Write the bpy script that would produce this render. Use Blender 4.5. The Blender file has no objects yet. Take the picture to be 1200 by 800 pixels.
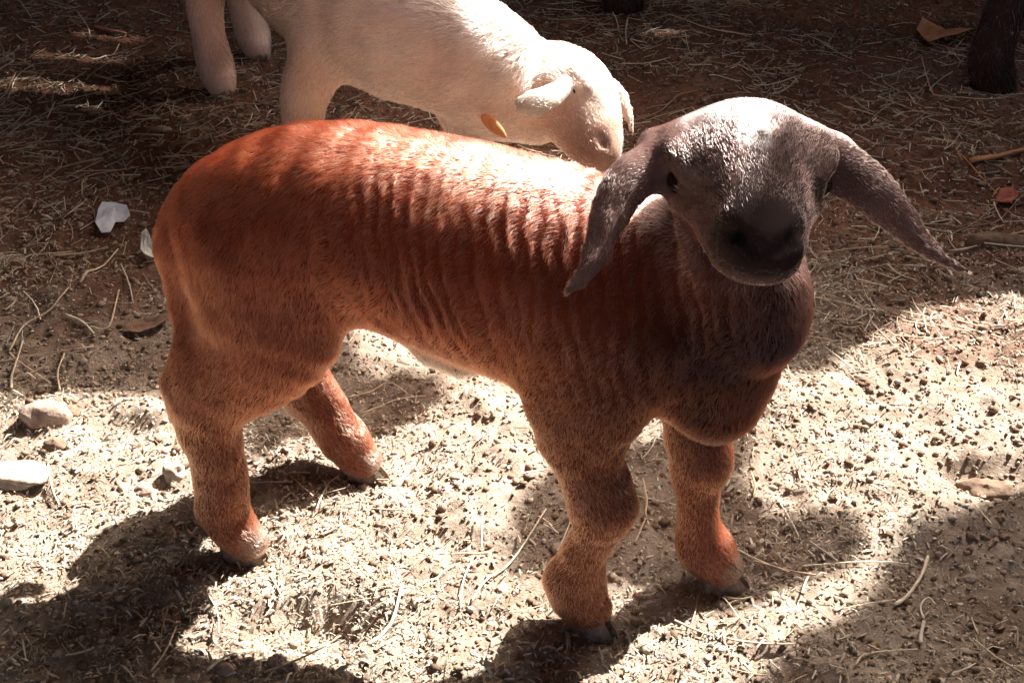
import bpy, math, random
import numpy as np
from mathutils import Vector, geometry

rng = np.random.default_rng(7)
random.seed(7)
scene = bpy.context.scene
COL = scene.collection

# ------------------------------------------------------------------ camera, sky, sun, exposure
CAM_H, PITCH, FPX = 0.80, math.radians(33), 1450.0
cam = bpy.data.cameras.new('camera')
cam.sensor_width = 36.0
cam.lens = FPX / 1200 * 36.0
cam.clip_start, cam.clip_end = 0.02, 500
camo = bpy.data.objects.new('camera', cam); COL.objects.link(camo)
camo.location = (0, 0, CAM_H)
camo.rotation_euler = (math.pi / 2 - PITCH, 0, 0)
scene.camera = camo

SUN_EL, SUN_AZ = math.radians(43), math.radians(45)       # azimuth from +y towards +x
SUN = np.array([math.cos(SUN_EL) * math.sin(SUN_AZ), math.cos(SUN_EL) * math.cos(SUN_AZ), math.sin(SUN_EL)])
world = bpy.data.worlds.new('World'); scene.world = world; world.use_nodes = True
wt = world.node_tree
sky = wt.nodes.new('ShaderNodeTexSky'); sky.sky_type = 'NISHITA'; sky.sun_disc = False
sky.sun_elevation = SUN_EL; sky.sun_rotation = SUN_AZ
sky.dust_density = 8.0; sky.air_density = 0.7; sky.ozone_density = 0.5
bg = wt.nodes['Background']; bg.inputs['Strength'].default_value = 0.088
wt.links.new(sky.outputs[0], bg.inputs['Color'])
sl = bpy.data.lights.new('sun', 'SUN'); sl.energy = 5.0; sl.angle = math.radians(0.53); sl.color = (1.0, 0.96, 0.89)
so = bpy.data.objects.new('sun', sl); COL.objects.link(so)
so.rotation_euler = Vector((-SUN[0], -SUN[1], -SUN[2])).to_track_quat('-Z', 'Y').to_euler()
so.location = (4, 4, 6)
vs = scene.view_settings
vs.view_transform = 'Standard'; vs.look = 'None'; vs.exposure = 2.2; vs.gamma = 1.0
scene.cycles.use_denoising = True
scene.cycles.max_bounces = 8
scene.cycles_curves.shape = 'RIBBONS'

# ------------------------------------------------------------------ helpers
def norm(v):
    v = np.asarray(v, float)
    return v / (np.linalg.norm(v, axis=-1, keepdims=True) + 1e-12)

FWD = np.array([0, math.cos(PITCH), -math.sin(PITCH)]); UPV = np.array([0, math.sin(PITCH), math.cos(PITCH)])
def at(x, y, zc):            # a point of the place seen in direction (x, y) of the 1200x800 photograph at depth zc metres
    return np.array([0, 0, CAM_H]) + zc * (FWD + np.array([1, 0, 0]) * (x - 600) / FPX - UPV * (y - 400) / FPX)
def gnd(x, y, z=0.0):        # the same on the ground
    d = at(x, y, 1.0) - np.array([0, 0, CAM_H])
    return np.array([0, 0, CAM_H]) + d * ((z - CAM_H) / d[2])

def _hash(i, j, k, seed):
    h = (i * 374761393 + j * 668265263 + k * 2147483647 + seed * 974634777) & 0xFFFFFFFF
    h = ((h ^ (h >> 13)) * 1274126177) & 0xFFFFFFFF
    h = h ^ (h >> 16)
    return (h & 0xFFFFFF) / float(0xFFFFFF)
def noise(p, scale, seed=0):
    q = np.asarray(p, float) * scale
    i = np.floor(q).astype(np.int64); f = q - i; f = f * f * (3 - 2 * f)
    r = 0
    for dx in (0, 1):
        for dy in (0, 1):
            for dz in (0, 1):
                w = (f[..., 0] if dx else 1 - f[..., 0]) * (f[..., 1] if dy else 1 - f[..., 1]) * (f[..., 2] if dz else 1 - f[..., 2])
                r = r + w * _hash(i[..., 0] + dx, i[..., 1] + dy, i[..., 2] + dz, seed)
    return r * 2 - 1
def fbm(p, scale, octaves=4, seed=0, gain=.5):
    r, a = 0, 1.0
    for o in range(octaves):
        r = r + a * noise(p, scale * 2 ** o, seed + o); a *= gain
    return r
def sstep(e0, e1, x):
    t = np.clip((x - e0) / (e1 - e0), 0, 1); return t * t * (3 - 2 * t)

def mesh_obj(name, verts, faces, mat, parent=None, smooth=True, attrs=None):
    me = bpy.data.meshes.new(name)
    verts = np.asarray(verts, np.float32)
    if isinstance(faces, np.ndarray):
        n, k = faces.shape
        me.vertices.add(len(verts)); me.vertices.foreach_set('co', verts.ravel())
        me.loops.add(n * k); me.loops.foreach_set('vertex_index', faces.astype(np.int32).ravel())
        me.polygons.add(n); me.polygons.foreach_set('loop_start', np.arange(0, n * k, k, dtype=np.int32))
        me.update(calc_edges=True); me.validate()
    else:
        me.from_pydata(verts.tolist(), [], faces)
    if smooth: me.polygons.foreach_set('use_smooth', np.ones(len(me.polygons), bool))
    for an, av in (attrs or {}).items():
        a = me.attributes.new(an, 'FLOAT_COLOR', 'POINT')
        a.data.foreach_set('color', np.concatenate([av, np.ones((len(av), 1))], 1).astype(np.float32).ravel())
    me.materials.append(mat)
    o = bpy.data.objects.new(name, me); COL.objects.link(o)
    if parent is not None: o.parent = parent
    return o
def tag(o, label=None, cat=None, group=None, kind=None):
    for k, v in (('label', label), ('category', cat), ('group', group), ('kind', kind)):
        if v: o[k] = v
    return o
def empty(name, loc):
    o = bpy.data.objects.new(name, None); COL.objects.link(o); o.location = loc; o.empty_display_size = .05
    return o

# ------------------------------------------------------------------ materials
def new_mat(name):
    m = bpy.data.materials.new(name); m.use_nodes = True
    return m, m.node_tree, m.node_tree.nodes['Principled BSDF']
def attr_mat(name, attr='col', rough=.9, spec=.2, bump=0, bscale=200, mult=1.0):
    m, t, b = new_mat(name)
    a = t.nodes.new('ShaderNodeAttribute'); a.attribute_name = attr
    t.links.new(a.outputs['Color'], b.inputs['Base Color'])
    b.inputs['Roughness'].default_value = rough; b.inputs['Specular IOR Level'].default_value = spec
    if bump:
        n = t.nodes.new('ShaderNodeTexNoise'); n.inputs['Scale'].default_value = bscale; n.inputs['Detail'].default_value = 6
        bp = t.nodes.new('ShaderNodeBump'); bp.inputs['Strength'].default_value = bump; bp.inputs['Distance'].default_value = .003
        t.links.new(n.outputs['Fac'], bp.inputs['Height']); t.links.new(bp.outputs[0], b.inputs['Normal'])
    return m
def plain_mat(name, c1, c2, scale=40, rough=.85, bump=.4, spec=.3):
    m, t, b = new_mat(name)
    tc = t.nodes.new('ShaderNodeTexCoord')
    n = t.nodes.new('ShaderNodeTexNoise'); n.inputs['Scale'].default_value = scale; n.inputs['Detail'].default_value = 8
    r = t.nodes.new('ShaderNodeValToRGB')
    r.color_ramp.elements[0].position = .35; r.color_ramp.elements[0].color = (*c1, 1)
    r.color_ramp.elements[1].position = .68; r.color_ramp.elements[1].color = (*c2, 1)
    t.links.new(tc.outputs['Object'], n.inputs['Vector'])
    t.links.new(n.outputs['Fac'], r.inputs['Fac']); t.links.new(r.outputs[0], b.inputs['Base Color'])
    bp = t.nodes.new('ShaderNodeBump'); bp.inputs['Strength'].default_value = bump; bp.inputs['Distance'].default_value = .004
    t.links.new(n.outputs['Fac'], bp.inputs['Height']); t.links.new(bp.outputs[0], b.inputs['Normal'])
    b.inputs['Roughness'].default_value = rough; b.inputs['Specular IOR Level'].default_value = spec
    return m
def fur_mat(name, rough=.27, coat=0.15):
    m = bpy.data.materials.new(name); m.use_nodes = True
    t = m.node_tree; t.nodes.clear()
    out = t.nodes.new('ShaderNodeOutputMaterial')
    h = t.nodes.new('ShaderNodeBsdfHairPrincipled'); h.model = 'CHIANG'; h.parametrization = 'COLOR'
    a = t.nodes.new('ShaderNodeAttribute'); a.attribute_name = 'fcol'
    t.links.new(a.outputs['Color'], h.inputs['Color'])
    h.inputs['Roughness'].default_value = rough; h.inputs['Radial Roughness'].default_value = .5
    h.inputs['Coat'].default_value = coat; h.inputs['IOR'].default_value = 1.6
    t.links.new(h.outputs[0], out.inputs['Surface'])
    return m
M_SKIN = attr_mat('coat_skin', 'col', .95, .1)
M_FUR = fur_mat('coat_fur')
M_HOOF = plain_mat('hoof_horn', (.13, .08, .055), (.30, .22, .16), 120, .85)
M_STRAW = attr_mat('straw', 'col', .6, .35, .3, 400)
M_CRUMB = attr_mat('soil_crumb', 'col', .95, .1, .5, 300)

# ------------------------------------------------------------------ ground
FEET = []
def ground_h(x, y):
    p = np.stack([x, y, np.zeros_like(x)], -1)
    near = np.exp(-(((x) / 1.6) ** 2 + ((y - 1.4) / 1.6) ** 2))
    h = .012 * fbm(p, 2.2, 3, 11) + .0075 * fbm(p, 9, 3, 21) * near ** .3
    h = h + (.0044 * fbm(p, 34, 3, 31, .6) + .0022 * np.abs(fbm(p, 90, 2, 41))) * near ** .5
    # trodden hollows
    for (cx, cy, rx, ry, dep) in HOLLOWS:
        q = ((x - cx) / rx) ** 2 + ((y - cy) / ry) ** 2
        h = h - dep * np.exp(-q * q)
    for (fx, fy) in FEET:
        w = np.exp(-(((x - fx) ** 2 + (y - fy) ** 2) / .035 ** 2))
        h = h * (1 - w) + w * (-.003)
    return h
HOLLOWS = []
for (px, py, rx, ry, dep) in [(365, 738, .055, .035, .026), (1160, 556, .05, .03, .02), (140, 505, .04, .03, .015), (1200, 700, .16, .1, .02),
                              (840, 250, .3, .1, .015), (430, 480, .06, .05, .012), (520, 640, .04, .02, .01)]:
    g = gnd(px, py); HOLLOWS.append((g[0], g[1], rx, ry, dep))

# ------------------------------------------------------------------ implicit-surface body builder
def resample(nodes, m=3):
    P = np.array([[*n[0], n[1], n[2]] for n in nodes], float)
    if len(P) == 2: m = max(m, 2)
    E = np.vstack([2 * P[0] - P[1], P, 2 * P[-1] - P[-2]])
    out = []
    for i in range(1, len(E) - 2):
        for j in range(m):
            t = j / m
            a, b, c, d = E[i - 1], E[i], E[i + 1], E[i + 2]
            out.append(.5 * ((2 * b) + (-a + c) * t + (2 * a - 5 * b + 4 * c - d) * t * t + (-a + 3 * b - 3 * c + d) * t ** 3))
    out.append(P[-1])
    out = np.array(out); out[:, 3:] = np.maximum(out[:, 3:], .0015)
    return out
class Chain:
    def __init__(s, nodes, up=(0, 0, 1), k=.02, sub=False, flow=1, grav=0, length=1.0, col=(.2, .05, .02), m=3, cup=0.0, tagn=''):
        s.R = resample(nodes, m); s.up = np.array(up, float); s.k = k; s.sub = sub; s.flow = flow; s.grav = grav
        s.length = length; s.col = np.array(col, float); s.cup = cup; s.tagn = tagn
    def seg(s, i, p):
        A, B = s.R[i], s.R[i + 1]
        ab = B[:3] - A[:3]; L = np.linalg.norm(ab) + 1e-9; T = ab / L
        S = np.cross(T, s.up)
        if np.linalg.norm(S) < 1e-3: S = np.cross(T, (1, 0.01, 0))
        S = S / np.linalg.norm(S); N = np.cross(S, T)
        rel = p - A[:3]
        t = np.clip(rel @ T / L, 0, 1)
        w = rel @ T - t * L
        u = rel @ S; v = rel @ N
        W = A[3] + (B[3] - A[3]) * t; H = A[4] + (B[4] - A[4]) * t
        if s.cup: v = v + s.cup * (u * u / W)
        Z = np.minimum(W, H)
        k0 = np.sqrt((u / W) ** 2 + (v / H) ** 2 + (w / Z) ** 2)
        k1 = np.sqrt((u / W ** 2) ** 2 + (v / H ** 2) ** 2 + (w / Z ** 2) ** 2) + 1e-9
        return k0 * (k0 - 1) / k1, T
    def dist(s, p):
        d = None; fl = np.zeros((len(p), 3))
        for i in range(len(s.R) - 1):
            e, T = s.seg(i, p)
            if d is None: d = e; fl[:] = T
            else:
                b = e < d; d = np.where(b, e, d); fl[b] = T
        return d, fl
def smin(a, b, k):
    h = np.maximum(k - np.abs(a - b), 0) / k
    return np.minimum(a, b) - h * h * k * .25
def implicit(chains, res):
    lo = np.min([c.R[:, :3].min(0) - c.R[:, 3:].max() - .02 for c in chains], 0)
    hi = np.max([c.R[:, :3].max(0) + c.R[:, 3:].max() + .02 for c in chains], 0)
    n = np.ceil((hi - lo) / res).astype(int) + 1
    F = np.full(n, .3, np.float32)
    for c in chains:
        rad = c.R[:, 3:].max() + c.k + 3 * res
        L0 = np.maximum(np.floor((c.R[:, :3].min(0) - rad - lo) / res).astype(int), 0)
        L1 = np.minimum(np.ceil((c.R[:, :3].max(0) + rad - lo) / res).astype(int) + 1, n)
        G = np.full(L1 - L0, .3, np.float32)
        for i in range(len(c.R) - 1):
            A, B = c.R[i], c.R[i + 1]
            rad = max(A[3], A[4], B[3], B[4]) + c.k + 3 * res
            l = np.maximum(np.floor((np.minimum(A[:3], B[:3]) - rad - lo) / res).astype(int), L0)
            h = np.minimum(np.ceil((np.maximum(A[:3], B[:3]) + rad - lo) / res).astype(int) + 1, L1)
            if (h <= l).any(): continue
            g = np.stack(np.meshgrid(*[lo[d] + res * np.arange(l[d], h[d]) for d in range(3)], indexing='ij'), -1)
            e, _ = c.seg(i, g)
            s = tuple(slice(l[d] - L0[d], h[d] - L0[d]) for d in range(3))
            G[s] = np.minimum(G[s], e.astype(np.float32))
        s = tuple(slice(L0[d], L1[d]) for d in range(3))
        if c.sub: F[s] = -smin(-F[s], G, c.k)
        else: F[s] = smin(F[s], G, c.k)
    return F, lo
def surface_nets(F, lo, res):
    ins = F < 0
    nx, ny, nz = F.shape
    c = np.zeros((nx - 1, ny - 1, nz - 1), np.int8)
    for dx in (0, 1):
        for dy in (0, 1):
            for dz in (0, 1):
                c += ins[dx:nx - 1 + dx, dy:ny - 1 + dy, dz:nz - 1 + dz]
    act = (c > 0) & (c < 8)
    idx = np.argwhere(act)
    vid = np.full(act.shape, -1, np.int64); vid[act] = np.arange(len(idx))
    acc = np.zeros((len(idx), 3)); cnt = np.zeros(len(idx))
    corners = [(0, 0, 0), (1, 0, 0), (0, 1, 0), (1, 1, 0), (0, 0, 1), (1, 0, 1), (0, 1, 1), (1, 1, 1)]
    for a in range(8):
        for b in range(a + 1, 8):
            da = np.array(corners[a]); db = np.array(corners[b])
            if np.abs(da - db).sum() != 1: continue
            ia = idx + da; ib = idx + db
            fa = F[ia[:, 0], ia[:, 1], ia[:, 2]]; fb = F[ib[:, 0], ib[:, 1], ib[:, 2]]
            x = (fa < 0) != (fb < 0)
            t = fa / (fa - fb + 1e-12)
            acc[x] += da + (db - da) * t[x][:, None]; cnt[x] += 1
    V = lo + res * (idx + acc / cnt[:, None])
    quads = []
    for ax in range(3):
        o = [d for d in range(3) if d != ax]
        sl0 = [slice(None)] * 3; sl1 = [slice(None)] * 3
        sl0[ax] = slice(0, -1); sl1[ax] = slice(1, None)
        e = np.argwhere(ins[tuple(sl0)] != ins[tuple(sl1)])
        e = e[(e[:, o[0]] > 0) & (e[:, o[1]] > 0) & (e[:, o[0]] < F.shape[o[0]] - 1) & (e[:, o[1]] < F.shape[o[1]] - 1)]
        def cell(d0, d1):
            q = e.copy(); q[:, o[0]] += d0; q[:, o[1]] += d1
            return vid[q[:, 0], q[:, 1], q[:, 2]]
        q = np.stack([cell(-1, -1), cell(0, -1), cell(0, 0), cell(-1, 0)], 1)
        st = ins[e[:, 0], e[:, 1], e[:, 2]]
        flip = st if ax != 1 else ~st
        q[~flip] = q[~flip][:, ::-1]
        quads.append(q)
    Q = np.concatenate(quads)
    Q = Q[(Q >= 0).all(1)]
    return V, Q
def edges_of(Q):
    E = np.concatenate([Q[:, [0, 1]], Q[:, [1, 2]], Q[:, [2, 3]], Q[:, [3, 0]]])
    return np.unique(np.sort(E, 1), axis=0)
def lap(E, X, n, lam=.5):
    N = len(X); deg = np.bincount(E.ravel(), minlength=N)[:, None].clip(1)
    for _ in range(n):
        S = np.zeros_like(X)
        for d in range(X.shape[1]):
            S[:, d] = np.bincount(E[:, 0], X[E[:, 1], d], N) + np.bincount(E[:, 1], X[E[:, 0], d], N)
        X = X + lam * (S / deg - X)
    return X
def vnormals(V, Q):
    n = np.cross(V[Q[:, 2]] - V[Q[:, 0]], V[Q[:, 3]] - V[Q[:, 1]])
    N = np.zeros_like(V)
    for k in range(4):
        for d in range(3): N[:, d] += np.bincount(Q[:, k], n[:, d], len(V))
    return norm(N)

def build_body(chains, res, smooth_it=2):
    F, lo = implicit(chains, res)
    V, Q = surface_nets(F, lo, res)
    E = edges_of(Q)
    V = lap(E, V, smooth_it)
    N = vnormals(V, Q)
    # blend of the chains' attributes at each vertex
    pos = [c for c in chains if not c.sub]
    D, FL = [], []
    for c in pos:
        d, f = c.dist(V); D.append(d); FL.append(f * c.flow + np.array([0, 0, -1.]) * c.grav)
    D = np.array(D); W = np.exp(-np.clip(D - D.min(0), 0, .2) / .012); W /= W.sum(0)
    flow = sum(W[i][:, None] * FL[i] for i in range(len(pos)))
    length = sum(W[i] * c.length for i, c in enumerate(pos))
    col = sum(W[i][:, None] * c.col for i, c in enumerate(pos))
    tags = {}
    for i, c in enumerate(pos): tags[c.tagn] = tags.get(c.tagn, 0) + W[i]
    flow = lap(E, flow, 4)
    flow = norm(flow - (flow * N).sum(1, keepdims=True) * N)
    return dict(V=V, Q=Q, E=E, N=N, flow=flow, length=length, col=col, tags=tags)

def make_fur(name, B, count, base_len, radius, mat, parent, seed=1, lift=.35, clump=.35, npt=5, colvar=.25, mask=None, wavy=.25, lean=None, extra=False, ripple=None):
    r = np.random.default_rng(seed)
    V, Q, N = B['V'], B['Q'], B['N']
    T = np.concatenate([Q[:, [0, 1, 2]], Q[:, [0, 2, 3]]])
    ar = .5 * np.linalg.norm(np.cross(V[T[:, 1]] - V[T[:, 0]], V[T[:, 2]] - V[T[:, 0]]), axis=1)
    wgt = ar.copy()
    if mask is not None: wgt = wgt * mask[T].mean(1)
    ti = r.choice(len(T), count, p=wgt / wgt.sum())
    a = r.random(count); b = r.random(count); fl = a + b > 1; a[fl] = 1 - a[fl]; b[fl] = 1 - b[fl]
    w = np.stack([1 - a - b, a, b], 1)[:, :, None]
    def I(X): return (X[T[ti]] * (w if X.ndim > 1 else w[:, :, 0])).sum(1)
    p, n, f = I(V), norm(I(N)), I(B['flow'])
    L = I(B['length']) * base_len * r.uniform(.65, 1.25, count)
    c = I(B['col'])
    f = norm(f - (f * n).sum(1, keepdims=True) * n)
    s = np.cross(n, f)
    # tufts: neighbouring hairs share their lean
    cl1 = noise(p, 75, seed + 3); cl2 = noise(p, 140, seed + 5); cl3 = noise(p, 28, seed + 9)
    side = wavy * (cl1 + .6 * cl2) + .35 * wavy * cl3 + r.normal(0, .16, count)
    if lean is not None:
        le = I(lean); side = side + .6 * le
    up = lift * (1 + clump * 1.2 * cl2 + clump * cl3) + r.normal(0, .08, count)
    up = np.clip(up, .06, 1.2)
    d0 = norm(f * 1.0 + s * side[:, None] + n * (up + .25)[:, None])
    d1 = norm(f * 1.0 + s * (side * 1.5)[:, None] + n * (up * .35 - .05)[:, None])
    t = np.linspace(0, 1, npt)
    if ripple is not None:      # the wool lies in narrow wavy locks: longer on their crests, parting in between
        wv, rid, grad, ax_ = ripple(p)
        L = L * (1 - wv * .55 * (1 - rid))
        d1 = norm(d1 + ax_ * (wv * np.clip(grad, -1, 1) * .9)[:, None])
        d0 = norm(d0 + n * (wv * (rid - .5) * .35)[:, None])
    P = p[:, None, :] - n[:, None, :] * .0006 + L[:, None, None] * (d0[:, None, :] * (t - .5 * t * t)[None, :, None] + d1[:, None, :] * (.5 * t * t)[None, :, None])
    RAD = radius * (1 - .8 * t ** 1.5)[None, :] * r.uniform(.7, 1.3, count)[:, None]
    cv = np.exp(r.normal(0, colvar, count)) * (1 + .22 * cl3 + .12 * cl1)
    c = c * cv[:, None]
    if extra:       # freckles, and pale hairs that paint a sun sheen, hair by hair
        w1 = (I(B['freck']) * sstep(.06, .18, noise(p, 220, 91) + .15 * noise(p, 600, 92)))[:, None] * .88
        c = c * (1 - w1) + np.array([.040, .026, .025]) * w1
        w2 = (r.random(count) < I(B['sheen']))[:, None] * .8
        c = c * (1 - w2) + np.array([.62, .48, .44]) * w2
    c = np.clip(c, .004, .95)
    hc = bpy.data.hair_curves.new(name)
    hc.add_curves([npt] * count)
    hc.attributes['position'].data.foreach_set('vector', P.astype(np.float32).ravel())
    ra = hc.attributes.get('radius') or hc.attributes.new('radius', 'FLOAT', 'POINT')
    ra.data.foreach_set('value', RAD.astype(np.float32).ravel())
    ca = hc.attributes.new('fcol', 'FLOAT_COLOR', 'CURVE')
    ca.data.foreach_set('color', np.concatenate([c, np.ones((count, 1))], 1).astype(np.float32).ravel())
    hc.materials.append(mat)
    o = bpy.data.objects.new(name, hc); COL.objects.link(o); o.parent = parent
    return o

def ellipsoid(name, c, r, axes, mat, parent, seg=20, rings=12, fn=None):
    vs_, fs = [], []
    for i in range(rings + 1):
        th = math.pi * i / rings
        for j in range(seg):
            ph = 2 * math.pi * j / seg
            q = np.array([math.sin(th) * math.cos(ph), math.sin(th) * math.sin(ph), math.cos(th)])
            if fn: q = fn(q)
            vs_.append(np.asarray(c) + axes[0] * q[0] * r[0] + axes[1] * q[1] * r[1] + axes[2] * q[2] * r[2])
    for i in range(rings):
        for j in range(seg):
            fs.append((i * seg + j, i * seg + (j + 1) % seg, (i + 1) * seg + (j + 1) % seg, (i + 1) * seg + j))
    return mesh_obj(name, vs_, fs, mat, parent)

def hoof(parent, foot, heading, size=.022, height=.028, mat=None):
    """A cloven hoof: two tapered toes side by side, flat below, pointed in front, one mesh."""
    h = norm(np.array([heading[0], heading[1], 0.])); s = np.array([-h[1], h[0], 0.])
    vs_, fs = [], []
    for sgn in (-1, 1):
        b0 = len(vs_)
        prof = [(1.25, .12), (.95, .42), (.3, .62), (-.5, .6), (-.85, .35), (-.85, .06), (-.2, .04), (.7, .04)]
        for lev, (zz, sc, sh) in enumerate([(0, 1, 0), (.45, .93, -.1), (1, .72, -.38)]):
            for (fx, sy) in prof:
                vs_.append(np.array([foot[0], foot[1], foot[2]]) + h * size * (fx * sc + sh) + s * sgn * size * (.06 + sy * 1.0 * sc) + np.array([0, 0, zz * height]))
        m = len(prof)
        for lev in range(2):
            for j in range(m):
                q = (b0 + lev * m + j, b0 + lev * m + (j + 1) % m, b0 + (lev + 1) * m + (j + 1) % m, b0 + (lev + 1) * m + j)
                fs.append(q if sgn < 0 else q[::-1])
        fs.append(tuple(b0 + j for j in range(m))); fs.append(tuple(b0 + 2 * m + j for j in range(m)))
    return mesh_obj('hoof', vs_, fs, mat or M_HOOF, parent, smooth=False)


FUR_N, FUR_W = 480000, 180000
N_CHAFF, N_CRUMB, N_STRAW = 180000, 80000, 10500

HOLE_TAIL = [(.13, .60), (.02, .495), (-.07, .452), (-.135, .422), (-.182, .392), (-.205, .35), (-.23, .1), (-.26, -.35), (-1.1, -.35), (-1.35, .4), (-1.2, 1.0)]  # off-frame edge of the opening, shaped to light the lamb and add bounce
SLITS = [(95, 75, .09, .0042), (70, 105, .11, .0050), (150, 128, .09, .0036), (40, 150, .09, .0050), (110, 172, .08, .0034), (130, 45, .07, .0036), (735, 70, .07, .0085), (770, 92, .06, .0060), (775, 48, .04, .0050), (1100, 240, .10, .0025), (60, 300, .10, .0022)]
ROOF_OUT = [(-5, -3.2), (7, -3.2), (7, 7.5), (-5, 7.5)]
POSTS = [(-4.5, -3), (6.5, -3), (1, -3)]

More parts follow.
